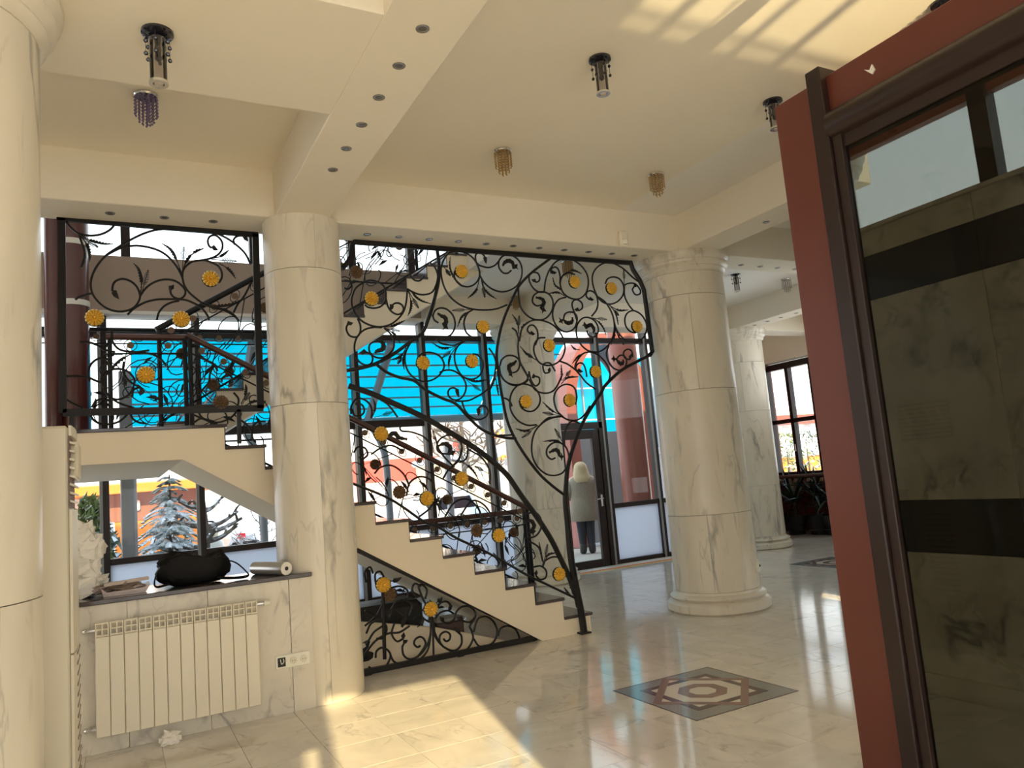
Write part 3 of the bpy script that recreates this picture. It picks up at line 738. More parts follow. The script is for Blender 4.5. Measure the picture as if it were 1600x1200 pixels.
for c, pts, bud in [
 ('B1',[(320,850),(360,880),(440,892),(520,870),(570,810),(585,740),(575,660),(540,600),(470,560),(380,545),(290,580),(210,640),(170,720),(155,800),(170,900),(230,1000),(310,1070),(420,1115),(530,1125),(650,1090),(750,1010),(810,920),(840,800),(850,650)],None),
 ('B1',[(580,650),(585,760),(605,860),(650,930),(720,970),(775,955),(803,910),(790,860),(745,830),(695,832),(665,855)],(640,920)),
 ('B1',[(850,650),(920,690),(1000,720),(1080,722),(1150,700),(1190,650),(1220,570),(1232,490),(1215,420),(1180,360),(1130,325)],None),
 ('B1',[(870,400),(890,480),(940,540),(1000,550),(1040,520),(1060,490)],None),
 ('B1',[(230,1020),(262,1100),(264,1180),(235,1240),(190,1255),(130,1235),(95,1180),(90,1130),(105,1100)],(175,1075)),
 ('B1',[(60,640),(110,655),(160,610)],None),('B1',[(160,620),(130,560),(60,545)],None),
 ('B3',[(530,15),(430,12),(320,40),(240,110),(200,190),(190,280),(210,380),(260,450),(340,485),(400,460),(418,400),(395,350),(340,325)],(245,335)),
 ('B3',[(560,20),(630,80),(675,150),(685,220),(670,290),(620,350),(550,390),(480,393),(410,360),(375,300),(380,230),(430,195),(490,185)],None),
 ('B3',[(900,190),(840,300),(820,400),(835,500),(880,590),(960,660),(1060,690),(1160,670),(1240,620),(1300,540),(1310,470),(1280,400),(1220,350),(1120,325),(1030,345),(985,390),(970,450)],None),
 ('B3',[(160,1030),(190,1110),(260,1120),(310,1070),(300,1000),(250,960),(215,955)],(240,990)),
 ('B3',[(150,1100),(150,1000),(210,910),(280,905),(350,940),(395,1000),(410,1070),(400,1150)],None),
 ('B3',[(520,920),(600,970),(670,1050),(730,1135)],None),
 ('B2',[(250,200),(190,280),(155,380),(155,480),(190,620),(260,740),(360,830),(470,885),(590,910),(720,915),(850,900),(980,850)],None),
 ('B2',[(250,200),(330,185),(420,190),(510,230),(580,300),(625,400),(635,480),(610,550),(560,600),(490,625),(410,610),(350,560),(320,500),(320,430)],None),
 ('B2',[(600,330),(640,360),(740,385),(820,360),(870,310)],None),('B2',[(600,330),(585,290),(585,230),(620,200),(670,215),(700,250)],(716,340)),
 ('B2',[(635,480),(690,570),(770,640),(860,680),(950,685),(1040,655),(1110,600),(1155,510),(1165,410),(1140,320),(1080,255),(1000,225),(920,245),(875,310),(880,390),(930,450),(985,455),(1030,420)],None),
 ('B2',[(45,1000),(80,920),(150,890),(230,910),(300,980),(328,1070),(320,1150),(280,1220),(230,1250)],None),('B2',[(45,970),(70,1040),(120,1075)],None),
 ('B2',[(560,905),(480,960),(440,1060),(450,1150),(480,1210),(540,1255)],None),
 ('B4',[(95,160),(150,210),(230,230),(320,235),(400,200),(460,170)],None),
 ('B4',[(460,175),(370,240),(325,330),(325,430),(360,540),(430,630),(530,660),(610,635),(660,570),(680,490),(665,420),(610,360),(550,345)],None),
 ('B4',[(135,575),(200,550),(290,550),(370,590),(430,650),(465,730),(455,820),(410,890),(350,920),(290,910),(250,870),(240,820),(265,780),(310,770),(345,785)],(376,890)),
 ('B4',[(330,935),(480,930),(580,890),(680,830),(740,780)],None),
 ('B4',[(415,940),(440,1020),(490,1100),(570,1155),(650,1160),(720,1120),(740,1060),(715,1010),(660,995),(620,1025)],(622,1120)),
 ('B4',[(750,270),(800,340),(835,430),(835,520),(820,620),(800,700)],None),
 ('B4',[(890,490),(910,420),(970,370),(1040,365),(1100,390),(1135,440),(1130,510),(1100,560),(1050,580)],None),
 ('B4',[(880,490),(895,590),(940,670),(1010,720),(1080,738),(1150,725),(1240,650),(1130,430)],None),
 ('B4',[(920,890),(980,910),(1020,950),(1040,1000)],None),
 ('B5',[(262,400),(270,320),(290,250),(320,195),(360,150),(420,128),(490,135),(560,180),(610,250),(622,330),(600,410),(540,455),(470,445),(415,400),(393,330),(410,270),(460,240),(510,255)],None),
 ('B5',[(390,330),(392,270),(375,210),(345,195),(318,215),(318,245)],(365,238)),
 ('B5',[(265,400),(210,395),(165,355),(140,300),(145,255),(175,238),(210,245),(226,280),(218,310),(195,318)],(158,296)),
 ('B5',[(52,360),(55,450),(75,530),(130,595),(200,625),(270,615),(320,560),(335,490),(315,430),(270,400),(215,400),(175,430),(168,480),(200,510),(235,505)],None),
 ('B5',[(440,440),(380,460),(340,520),(332,600),(360,670),(410,715),(460,722),(510,690),(530,630),(525,590),(500,565),(460,562),(430,580),(420,620)],None),
 ('B5',[(530,630),(510,570),(490,510),(500,470),(535,462),(570,490),(572,530),(545,550)],(508,540)),
 ('B5',[(650,595),(690,540),(700,480),(685,420),(650,390),(615,395),(605,430),(630,460)],(668,460)),
 ('B5',[(700,445),(665,360),(655,270),(690,200),(760,160),(830,165),(910,210),(980,275),(1040,320)],None),
 ('B5',[(690,430),(740,480),(800,497),(860,475),(905,420),(910,350),(880,295),(830,275),(780,290),(760,330)],None),
 ('B5',[(690,430),(760,480),(810,560),(832,640),(830,730),(800,810),(740,870),(680,887),(610,870),(550,810),(525,740),(530,670),(570,615),(620,605),(670,630),(700,680),(700,730),(665,765),(625,750),(610,710)],None),
 ('B5',[(910,350),(940,330),(1000,330),(1045,380),(1040,415),(1005,418),(982,380),(995,355)],(1020,345)),('B5',[(915,350),(918,430),(950,500),(990,550)],None),
 ('B5',[(1010,732),(965,720),(930,680),(920,620),(940,570),(990,550),(1050,580),(1090,640),(1098,700),(1070,770),(1000,805),(940,800),(890,760),(850,700),(832,640)],None),
 ('B5',[(790,830),(770,900),(790,970),(830,1020),(880,1035),(920,1010),(935,960),(915,920),(880,915),(850,945)],None),
 ('B5',[(985,930),(975,880),(940,865),(910,890),(920,935),(960,950)],(975,900)),
 ('B5',[(640,885),(700,910),(760,970),(795,1040),(795,1100),(770,1150)],None),('B5',[(640,885),(580,900),(530,960),(515,1020),(560,1080),(610,1140),(680,1190)],None),
 ('B5',[(610,1090),(600,1030),(580,985),(545,978),(520,1010),(535,1045)],(580,1045)),
 ('B5',[(60,800),(80,700),(130,645),(200,625),(280,640),(350,680),(410,760),(432,850),(410,930),(360,980),(290,997),(220,970),(180,890),(185,820),(220,775),(270,770)],None),
 ('B5',[(52,780),(50,870),(70,980),(130,1090)],None),('B5',[(190,830),(210,770),(205,710),(175,670),(140,675),(125,710),(150,740)],(190,740)),
 ('B5',[(385,960),(460,990),(540,1050)],None),('B5',[(0,690),(35,720),(55,790)],None),
 ('B6',[(150,220),(165,270),(210,300),(260,295),(300,250),(305,190),(270,130),(210,100),(150,100),(100,150),(80,220),(90,300),(140,370),(210,405),(280,402)],None),
 ('B6',[(0,0),(30,60),(80,95),(150,100),(205,70),(222,20)],None),('B6',[(222,0),(240,70),(270,110),(300,90),(300,50),(270,38)],(243,50)),
 ('B6',[(225,60),(270,140),(340,165),(400,150),(440,100),(475,20)],None),('B6',[(420,0),(380,-60),(330,-50),(340,10),(375,10)],(380,-30)),
 ('B6',[(480,345),(430,290),(410,200),(440,130),(500,98),(560,120),(582,190),(570,250)],None),('B6',[(470,340),(520,365),(590,365),(645,320),(680,260)],None),
 ('B6',[(480,340),(400,350),(330,385),(270,450),(245,540),(250,640),(290,720),(350,770),(410,782),(470,765),(510,710),(522,640),(500,570),(450,535),(400,540),(360,580),(358,630),(390,660),(420,650)],None),
 ('B6',[(490,560),(490,480),(510,410),(550,375),(600,390)],None),('B6',[(0,480),(60,480),(110,475)],None),
 ('G4',[(270,545),(320,535),(350,570),(350,620),(320,660),(270,670)],None),('G4',[(290,685),(340,720),(360,790)],None),
 ('G4',[(360,820),(370,790),(410,768),(450,775),(478,820),(480,870)],None),('G4',[(310,820),(350,815),(378,840),(375,875),(345,885),(325,865)],(328,835)),
 ('G3',[(765,400),(750,470),(720,505),(680,540),(650,590)],None),('G3',[(690,440),(630,430),(610,400),(625,350),(680,320),(740,340),(768,400),(745,470),(690,530)],None),
 ('G3',[(740,350),(790,370),(803,420),(790,470),(750,490)],None),('G3',[(810,410),(890,460),(940,540),(940,625)],None),
 ('G3',[(385,240),(385,290),(450,300),(520,325),(560,360)],None),('G3',[(600,330),(620,400),(660,460),(720,520)],None),
 ('G3',[(760,820),(830,730),(910,760),(960,850),(960,940)],None),('G3',[(660,830),(720,740),(800,720),(870,780),(890,870),(880,960)],None),
 ('G3',[(420,700),(440,620),(500,580),(570,600),(600,680),(570,770),(500,830)],None),('G3',[(220,560),(260,520),(330,510),(400,560),(440,640)],None),
 ('G3',[(90,430),(115,395),(160,400),(178,440),(150,470)],(120,455)),('G3',[(200,440),(260,400),(330,385),(400,420)],None)]:
    G.scroll(c, pts, bud=bud)
for c, pts in [('B1',[(855,660),(885,760),(895,850),(880,930),(855,990)]),('B1',[(860,660),(900,690),(960,760),(1040,810),(1145,838)]),('B1',[(540,1130),(640,1125),(740,1090),(825,1045)]),
 ('B3',[(570,20),(650,70),(720,140),(760,215)]),('B3',[(835,260),(790,340),(720,395),(630,420)]),('B3',[(820,310),(800,380),(795,450),(810,540)]),('B3',[(400,1150),(440,1070),(450,980),(420,900)]),
 ('B2',[(430,620),(360,560),(300,480),(265,380),(265,250)]),('B2',[(635,500),(600,640),(550,710),(480,770)]),('B2',[(645,510),(700,660),(760,730),(845,778)]),('B2',[(560,905),(470,950),(400,1010),(355,1130)]),
 ('B4',[(350,245),(250,265),(150,265),(35,200)]),('B4',[(335,265),(270,360),(245,450),(250,540)]),('B4',[(430,640),(520,680),(620,690),(750,660)]),('B4',[(830,650),(790,720),(760,800)]),('B4',[(835,650),(850,760),(870,870)]),
 ('B5',[(440,435),(400,380),(350,340),(330,280)]),('B5',[(430,430),(370,400),(295,410)]),('B5',[(410,260),(480,225),(520,230),(565,250)]),('B5',[(660,610),(700,640),(740,690),(765,745)]),
 ('B5',[(790,500),(830,550),(850,600),(865,665)]),('B5',[(795,510),(870,550),(950,545)]),('B5',[(840,690),(870,770),(910,830)]),('B5',[(845,690),(830,760),(805,830)]),
 ('B5',[(60,750),(90,680),(160,630)]),('B5',[(55,740),(40,640),(0,580)]),('B5',[(220,965),(130,910),(65,840)]),('B5',[(620,885),(540,920),(490,980)]),('B5',[(550,870),(510,860),(480,830)]),
 ('B5',[(400,1120),(405,1060),(400,990)]),('B5',[(400,1150),(450,1100),(540,1090)]),('B6',[(460,330),(390,290),(325,230)]),('B6',[(450,335),(370,350),(310,390)]),('B6',[(495,560),(430,520),(325,525)]),
 ('B6',[(290,405),(200,445),(120,430)]),('G4',[(365,810),(385,760),(430,745)]),('G4',[(362,800),(350,740),(340,690)]),('G4',[(510,970),(490,950),(470,925)]),('G4',[(515,960),(505,920),(500,880)]),
 ('G3',[(740,470),(800,510),(840,550),(870,600)]),('G3',[(880,960),(890,840),(850,720)]),('G3',[(620,830),(630,760),(610,690)])]:
    G.leaf(c, pts)
for c, a, b in [('B1',(870,680),(990,895)),('B1',(560,1140),(760,1180)),('B3',(440,1140),(680,1065)),('B3',(805,320),(730,470)),('B2',(655,540),(700,760)),('B2',(170,350),(270,490)),('B2',(560,905),(290,922)),
 ('B4',(340,250),(165,395)),('B4',(470,670),(650,805)),('B5',(640,608),(775,622)),('B5',(810,520),(870,590)),('B5',(915,350),(910,212)),('B5',(55,730),(58,590)),('B5',(215,965),(100,890)),('B5',(410,1120),(478,1038)),
 ('B6',(460,335),(325,310)),('B6',(490,555),(415,430)),('B6',(285,410),(170,500)),('G4',(365,800),(385,700)),('G3',(935,560),(845,515)),('G3',(600,390),(585,290))]: G.frond(c, a, b)
for c, pts, tail in [('B3',[(490,185),(540,200),(555,260),(530,290),(470,310),(450,335)],None),('B2',[(1055,400),(1050,330),(1000,300),(950,320),(925,362)],(1110,342)),('B2',[(170,1090),(215,1070),(205,1010),(160,990),(110,955)],(245,1155)),
 ('B4',[(1040,580),(1005,540),(1010,490),(1060,465),(1095,428)],(1000,615)),('B5',[(230,530),(260,490),(245,455),(195,442)],(280,555)),('B5',[(418,622),(450,650),(490,640),(492,605)],(382,645)),('B5',[(600,695),(640,665),(668,700),(662,732)],(588,640)),
 ('B5',[(850,945),(880,980),(905,975),(905,950)],(808,942)),('B6',[(450,640),(445,605),(420,590),(375,610)],(485,640)),('G4',[(290,640),(315,610),(300,580),(262,580)],(325,632)),('G3',[(680,440),(695,400),(660,373),(618,388)],(728,420)),
 ('G3',[(300,325),(345,308),(375,335),(425,345)],None)]: G.acanthus(c, pts, tail)
for p in ((580,467),(720.5,424.5),(754,511),(660.5,567.5),(737,564.5),(897,441),(954.5,451),(994.5,510.5),(857.5,540),(930,581),(821,627.5),(889.5,625.5),(595,678),(720.5,748),(666.5,779),(778.5,836.5),(873,897)): G.rosette(*p)
for p in ((557,425),(624,769),(745,829)): G.rosette(*p,'d')
# ---------------- triangular screen under the flight
gt = thing('iron_grille', 'triangular wrought iron screen with two gold rosettes under the stair', 'grille', (2.4,6.09,0))
G = Grille(gt, 6.09)
q3 = pp('T', [(90,45),(1478,712),(1478,752),(100,1040)], 6.09)
lowz = .045
a_, b_ = Vector((1.62,6.09,.03)), Vector((q3[2].x,6.09,.03))
rect_bar(gt, a_, b_, .045, .03); rect_bar(gt, q3[0]+Vector((0,-.0,0)), q3[1], .04, .03); rect_bar(gt, q3[1]+Vector((0,0,.03)), Vector((q3[1].x,6.09,.01)), .03, .03, 'end_post')
for x in (1.75,2.55): obj('foot', MB().cbox(x-.03,6.075,0,x+.03,6.105,.012), M['iron'], gt)
for c, pts, bud in [('T',[(680,590),(684,740),(688,905)],None),
 ('T',[(665,620),(660,720),(620,820),(560,880),(500,900),(455,870),(443,810),(455,780)],(485,750)),('T',[(560,885),(600,830),(625,780),(610,740),(580,725),(545,745),(535,780),(560,805),(585,795)],None),
 ('T',[(690,640),(700,720),(750,790),(820,830),(870,825),(905,780),(905,720),(890,700)],(850,650)),('T',[(765,805),(735,760),(740,710),(780,685),(815,705),(812,745),(785,760),(765,740)],None),
 ('T',[(690,680),(740,780),(830,840),(900,850),(960,810),(995,740),(985,680),(970,640),(1010,580),(1010,530),(970,490),(910,490),(865,530),(850,580),(830,605),(800,622),(765,610)],(735,570)),
 ('T',[(700,580),(740,535),(800,520),(845,545)],None),('T',[(1010,570),(980,605),(950,610),(915,600)],(865,570)),
 ('T',[(1000,690),(1030,590),(1090,565),(1150,600),(1185,680),(1160,760),(1100,800),(1040,795),(1000,740)],None),('T',[(1190,720),(1210,660),(1270,640),(1330,670),(1360,740),(1355,775)],None),
 ('T',[(292,370),(300,520),(305,700)],None),('T',[(330,350),(420,330),(480,360),(485,420),(440,445)],None),('T',[(350,520),(400,450),(470,440),(520,480),(500,560)],None),
 ('T',[(180,960),(240,990),(310,960),(350,880),(330,830),(280,810),(240,840),(235,890)],None),('T',[(350,870),(380,920),(450,940),(560,915),(640,830),(665,700)],None),
 ('T',[(530,590),(580,560),(620,590),(655,610)],None),('T',[(660,600),(640,500),(600,420),(570,330),(600,320),(635,360),(620,430)],None),('T',[(240,330),(230,240),(270,215),(300,260)],None),
 ('T',[(300,520),(400,520),(470,580),(440,650)],(480,520)),('T',[(290,640),(220,690),(165,780)],None),('T',[(300,600),(200,540),(150,520)],None),('T',[(150,640),(240,560),(290,470)],(300,430)),('T',[(150,860),(230,760),(330,700),(420,690),(500,640)],None),('T',[(160,700),(200,620),(270,600),(320,650),(300,730),(240,740)],None),('T',[(380,620),(360,700),(400,760),(450,740)],(455,690)),('T',[(560,420),(520,360),(540,310),(590,330)],None),('T',[(700,560),(730,470),(790,450),(830,490)],(800,520)),('T',[(160,300),(150,220),(190,180),(215,230)],None),('T',[(300,380),(360,420),(400,400),(380,350)],None)]:
    G.scroll(c, pts, bud=bud, r=.009)
for c, pts in [('T',[(560,650),(585,630),(600,610),(615,575)]),('T',[(340,290),(370,290),(400,285),(435,262)]),('T',[(700,470),(720,450),(740,440),(755,415)]),('T',[(300,640),(330,580),(350,560),(360,520)])]: G.leaf(c, pts, .05)

for a_2, b_2 in (((292,370),(305,900)),((665,560),(686,640))): obj('stalk', MB().tube(pp('T',[a_2,b_2],6.09),.016,6), M['iron'], gt)
G.rosette(540+292/5,850+317/5); G.rosette(540+663/5,850+507/5); G.rosette(540+345/5,850+395/5,'d')

# ---------------- railings behind: straight runs filled with scrolls and small flowers
def railing(name, label, A, B, h, rail_mat='wood', step=.46, rail_r=.03, seed=1, group=None, flowers=True, zlow=.10):
    # A, B: foot of the run; vertical height h; scrolls lie in the plane through A, B and Z
    rnd = random.Random(seed); A, B = Vector(A), Vector(B); d = B-A; L = d.length; t = d/L; up = Vector((0,0,1))
    root = thing(name, label, 'railing', A, group)
    def P(s_, z): return A+t*s_+up*z
    obj('hand_rail', MB().tube([P(-.03,h),P(L+.03,h)], rail_r, 10), M[rail_mat], root, True)
    obj('lower_rail', MB().tube([P(0,zlow),P(L,zlow)], .012, 6), M['iron'], root); obj('upper_rail', MB().tube([P(0,h-.16),P(L,h-.16)], .008, 6), M['iron'], root)
    for s_ in (0, L): obj('post', MB().tube([P(s_,0),P(s_,h)], .022, 8), M['iron'], root)
    n = max(1, round(L/step)); w_ = L/n; H = h-.16-zlow
    for i in range(n):
        c = w_*(i+.5); k = 1 if i%2 else -1; zc = zlow+H*.5
        def arc(cx, cz, r0, r1, a0, a1, m=14): return [P(cx+(r0+(r1-r0)*j/m)*math.cos(a0+(a1-a0)*j/m), cz+(r0+(r1-r0)*j/m)*math.sin(a0+(a1-a0)*j/m)) for j in range(m+1)]
        obj('scroll', MB().tube(arc(c,zc+H*.22,w_*.42,w_*.12,-PI/2,-PI/2+k*5.2),.006,5).tube(arc(c,zc-H*.2,w_*.40,w_*.10,PI/2,PI/2+k*5.4),.006,5), M['iron'], root, True)
        obj('scroll', MB().tube([P(c-w_*.5,zlow),P(c-w_*.3*k,zc-H*.1),P(c+w_*.35*k,zc+H*.12),P(c+w_*.5,h-.16)],.006,5).tube(arc(c+w_*.5,zc,w_*.25,w_*.07,PI*(k<0),PI*(k<0)+k*5),.006,5), M['iron'], root, True)
        for _ in range(3):
            lb = MB()
            a = rnd.uniform(0,6.3); p = P(c+rnd.uniform(-.3,.3)*w_, zc+rnd.uniform(-.3,.3)*H); e = p+(t*math.cos(a)+up*math.sin(a))*.13
            lb.tube([p,(p+e)/2+up*.012,e],[.004,.02,.002],5,flat=.3,nrm=t.cross(up))
            obj('leaf', lb, M['iron'], root)
        for q in range(2):
            f = P(w_*(i+.27+.5*q), h-.08); obj('ring', MB().tube([f+(t*math.cos(a)+up*math.sin(a))*.055 for a in [2*PI*j/12 for j in range(12)]],.005,4,closed=True), M['iron'], root)
            if flowers: 
                o = place('flower', flower_me, root, f); o.rotation_euler.z = math.atan2(t.y,t.x)
        if flowers and i%2 == 0:
            o = place('rosette', ros_dark, root, P(c,zc+H*.22)); o.rotation_euler.z = math.atan2(t.y,t.x)
    return root
flower_me = mesh('flower', MB().tube([(0,-.008,0),(0,.008,0)],.032,9), M['gold_dull'])
railing('stair_railing','brown wooden handrail with black scrollwork along the far side of the lower flight',(.66,7.71,2.06),(4.18,7.71,.10),1.0,seed=3)
railing('stair_railing','brown handrail with black scrollwork rising to the upper floor',(.40,7.84,2.16),(3.60,7.84,4.10),1.0,seed=5,rail_mat='iron')
railing('landing_railing','short level handrail at the turn of the stair landing',(-.02,7.77,2.04),(.62,7.77,2.04),1.02,seed=6)
railing('landing_railing','black scroll railing before the window at the back of the landing',(-.70,9.40,2.06),(2.3,9.40,2.06),1.42,seed=8,rail_mat='iron',rail_r=.022)
railing('guard_railing','level brown handrail over dark scrollwork behind the lowest stairs',(2.60,8.05,0),(4.32,8.05,0),1.05,seed=9)
railing('gallery_railing','black scroll railing before the bright upper window over the stair',(2.3,9.50,4.10),(3.75,9.50,4.10),1.0,seed=11,rail_mat='iron',rail_r=.02)

# ================================================================ THINGS INDOORS
# ---- radiator of twelve ribs
RY = 5.40
ra, rb_ = on(147.5,973,'y',RY), on(402,934,'y',RY); rx0, rx1 = ra.x, rb_.x; rz1 = .785; rz0 = .115
rad = thing('radiator', 'white ribbed radiator hung on the marble wall below the sill', 'radiator', ((rx0+rx1)/2,5.45,rz0))
sw = (rx1-rx0)/12
b = MB().cbox(-sw/2+.0015,0,0,sw/2-.0015,.012,rz1-rz0-.085,b=.004).cbox(-sw/2+.006,.012,.01,sw/2-.006,.075,rz1-rz0-.09,b=.006).cbox(-sw/2+.006,.045,rz1-rz0-.1,sw/2-.006,.075,rz1-rz0-.012,b=.004)
H_ = rz1-rz0
for zz in (H_-.082,H_-.045,H_-.010): b.cbox(-sw/2+.002,0.0,zz,sw/2-.002,.03,zz+.010,b=.003)
for xx in (-sw/2+.002,-.003,sw/2-.010): b.cbox(xx,.0,H_-.085,xx+.008,.03,H_,b=.002)
sec = mesh('radiator_section', b, M['white_enamel'])
for i in range(12): place('section', sec, rad, (rx0+sw*(i+.5), RY, rz0))
for (x, z, s_) in ((rx0,rz1-.045,-1),(rx0,rz0+.045,-1),(rx1,rz1-.03,1)):
    obj('valve', MB().tube([(x,RY+.05,z),(x+s_*.05,RY+.05,z)],.012,8).tube([(x+s_*.03,RY+.05,z),(x+s_*.03,5.5,z)],.009,8).ball((x+s_*.055,RY+.05,z),.017,8,6), M['chrome'], rad, True)
obj('valve_cap', MB().tube([(rx1+.05,RY+.05,rz1-.03),(rx1+.085,RY+.05,rz1-.03)],.020,10), M['plastic_w'], rad, True)
# ---- triple socket
so_ = thing('socket_strip', 'triple wall socket with one open box beside the radiator', 'socket', on(458,1031,'y',5.5))
p_ = [on(x,y,'y',5.5) for x,y in ((440,1034),(458,1031),(474,1028))]
obj('plate', MB().cbox(p_[0].x-.042,5.488,p_[1].z-.045,p_[2].x+.042,5.4995,p_[1].z+.045,b=.004), M['plastic_w'], so_)
obj('open_box', MB().cbox(p_[0].x-.028,5.484,p_[1].z-.030,p_[0].x+.024,5.4879,p_[1].z+.030), M['rubber'], so_)
obj('wire', MB().tube(crom([(p_[0].x-.01,5.484,p_[1].z+.02),(p_[0].x-.005,5.474,p_[1].z-.01),(p_[0].x+.01,5.472,p_[1].z+.005),(p_[0].x+.008,5.484,p_[1].z+.022)],4),.003,5), M['plastic_w'], so_)
for q in p_[1:]:
    s_ = obj('socket', MB().tube([(q.x,5.480,p_[1].z),(q.x,5.4885,p_[1].z)],.023,20), M['ac'], so_)
    obj('pin_hole', MB().tube([(q.x-.008,5.4775,p_[1].z),(q.x-.008,5.481,p_[1].z)],.003,6).tube([(q.x+.008,5.4775,p_[1].z),(q.x+.008,5.481,p_[1].z)],.003,6), M['rubber'], s_, kind='stuff')
cs = on(1172,884,'y',5.68); d_c = (Vector((cs.x,cs.y,0))-Vector((5.33,5.97,0))).normalized()
c_ = Vector((5.33,5.97,0))+d_c*.415; c_.z = cs.z
so2 = thing('wall_socket', 'single cream socket on the shaft of the column right of the stair', 'socket', c_, rot=math.atan2(d_c.y,d_c.x)+PI/2)
so2_off = Vector(c_)
for nm, b, mt in (('plate',MB().cbox(-.05,-.022,-.055,.05,.01,.055,b=.004),'plastic_w'),('socket',MB().tube([(0,-.03,0),(0,-.021,0)],.012,10),'rubber')):
    place(nm, mesh(nm,b,M[mt]), so2, so2_off)
# ---- air conditioner
ac = thing('air_conditioner', 'tall ivory floor air conditioner standing against the left column', 'air conditioner', (-.33,4.1,0))
ax0, ax1, ay0, ay1 = -.50, -.178, 3.85, 4.33
obj('cabinet', MB().cbox(ax0,ay0,0,ax1,ay1,1.845,b=.012), M['ac'], ac)
def frontp(z0, z1, bulge=.022, inset=0):
    n = 8; pr = [(ax1+.001, ay0+inset)]+[(ax1+bulge*math.sin(PI*(.12+.76*i/n))**.6, ay0+inset+(ay1-ay0-2*inset)*i/n) for i in range(n+1)]+[(ax1+.001, ay1-inset)]
    return MB().prism(pr,'z',z0,z1)
obj('front_panel', frontp(.03,.86), M['ac'], ac, True); obj('front_panel', frontp(.868,1.475), M['ac'], ac, True); obj('top_panel', frontp(1.80,1.845), M['ac'], ac, True)
obj('outlet_recess', frontp(1.482,1.80,.006), M['ac_dark'], ac)
for i in range(8):
    z = 1.51+i*.037; obj('louver', MB().prism([(ax1,z),(ax1+.022,z-.008),(ax1+.024,z),(ax1,z+.010)],'y',ay0+.02,ay1-.02), M['ac'], ac)
for i in range(4):
    obj('vane', MB().bar((ax1+.02,ay0+.06+.1*i,1.62),(ax1+.02,ay0+.12+.1*i,1.78),.006,.03,up=(1,0,0)), M['ac'], ac)
for i in range(16):
    z = .84-i*.045; obj('slit', MB().cbox(ax1+.018,ay0+.12,z,ax1+.0235,ay1-.12,z+.012), M['ac_dark'], ac)
# ---- things on the sill
SZ = .915
hb = on(302,893,'y',5.72); hb.z = SZ
bag = thing('handbag', 'slouchy black leather handbag lying on the sill', 'handbag', hb)
rnd = random.Random(4)
def lump(c, sx, sy, sz, k=26, m=14, e=.35, rough=.06, seed=0, flat=True):
    from mathutils import noise
    vs = []; fs = []
    for i in range(m+1):
        v = -PI/2+PI*i/m
        for j in range(k):
            u = 2*PI*j/k
            se = lambda w, q: math.copysign(abs(w)**q, w)
            p = Vector((se(math.cos(v),e+.4)*se(math.cos(u),e+.3), se(math.cos(v),e+.4)*se(math.sin(u),e+.3), se(math.sin(v),e+.3)))
            nz = 1+rough*noise.noise(p*2.2+Vector((seed,0,0)))*2+rough*.6*noise.noise(p*6+Vector((0,seed,0)))
            q = Vector((p.x*sx*nz, p.y*sy*nz, p.z*sz*nz)); 
            if flat: q.z = max(q.z, -sz*.93)
            vs.append((c[0]+q.x, c[1]+q.y, c[2]+q.z+ (sz*.93 if flat else 0)))
    for i in range(m):
        for j in range(k): fs.append((i*k+j,i*k+(j+1)%k,(i+1)*k+(j+1)%k,(i+1)*k+j))
    return MB().add(vs, fs)
b = lump(hb, .225,.10,.105,rough=.12,seed=3)
b.v = [(x, y, z+(.03*math.exp(-((x-hb.x+.13)/.07)**2)-.025*math.exp(-((x-hb.x-.08)/.06)**2)+.03*math.exp(-((x-hb.x-.19)/.04)**2))*max(0,(z-SZ)/.2)) for x,y,z in b.v]
obj('body', b, M['black_leather'], bag, True)
obj('strap', MB().tube(crom([hb+Vector(v) for v in ((.16,-.05,.15),(.26,-.07,.12),(.33,-.09,.05),(.34,-.10,.018),(.26,-.11,.016),(.14,-.10,.03))],6),.012,6,flat=.4), M['black_leather'], bag, True)
obj('strap', MB().tube(crom([hb+Vector(v) for v in ((-.16,-.04,.16),(-.22,-.06,.12),(-.245,-.08,.05),(-.23,-.09,.02),(-.16,-.10,.03))],6),.010,6,flat=.4), M['black_leather'], bag, True)
obj('flap', MB().prism([(hb.x-.15,SZ+.19),(hb.x-.07,SZ+.205),(hb.x+.02,SZ+.18),(hb.x+.12,SZ+.165),(hb.x+.13,SZ+.10),(hb.x-.02,SZ+.085),(hb.x-.14,SZ+.11)],'y',hb.y-.112,hb.y-.10), M['black_leather'], bag)
fr = on(447,889,'y',5.50); fb = Vector((fr.x-.15,5.86,SZ+.045)); fr = Vector((fr.x,5.5,SZ+.045))
roll = thing('foil_roll', 'silver foil roll lying at the right end of the sill', 'roll', (fr.x,5.7,SZ))
obj('sheet', MB().tube([fr,fb],.045,20), M['silver_foil'], roll, True); tdir = (fr-fb).normalized()
obj('core', MB().tube([fr+tdir*.001,fr+tdir*.006],.044,20), M['paper'], roll); obj('core_hole', MB().tube([fr+tdir*.004,fr+tdir*.008],.014,12), M['rubber'], roll)
tb = on(197,917,'y',5.72); tb.z = SZ
tray = thing('tin_tray', 'crumpled dull metal tray and wrapping left of the handbag', 'tray', tb)
obj('dish', MB().prism([(tb.x-.13,SZ+.001),(tb.x+.11,SZ+.001),(tb.x+.14,SZ+.05),(tb.x+.10,SZ+.035),(tb.x-.11,SZ+.03),(tb.x-.145,SZ+.06)],'y',tb.y-.14,tb.y+.12), M['tin'], tray)
b = lump((tb.x-.05,tb.y-.06,SZ+.02),.13,.07,.03,rough=.4,seed=9); obj('wrapping', b, M['tin'], tray)
obj('wrapping', MB().bar((tb.x-.13,tb.y-.1,SZ+.075),(tb.x+.13,tb.y-.06,SZ+.085),.02,.05,up=(0,1,0)), M['tin'], tray)
pb = on(138,912,'y',5.75); pb.z = SZ
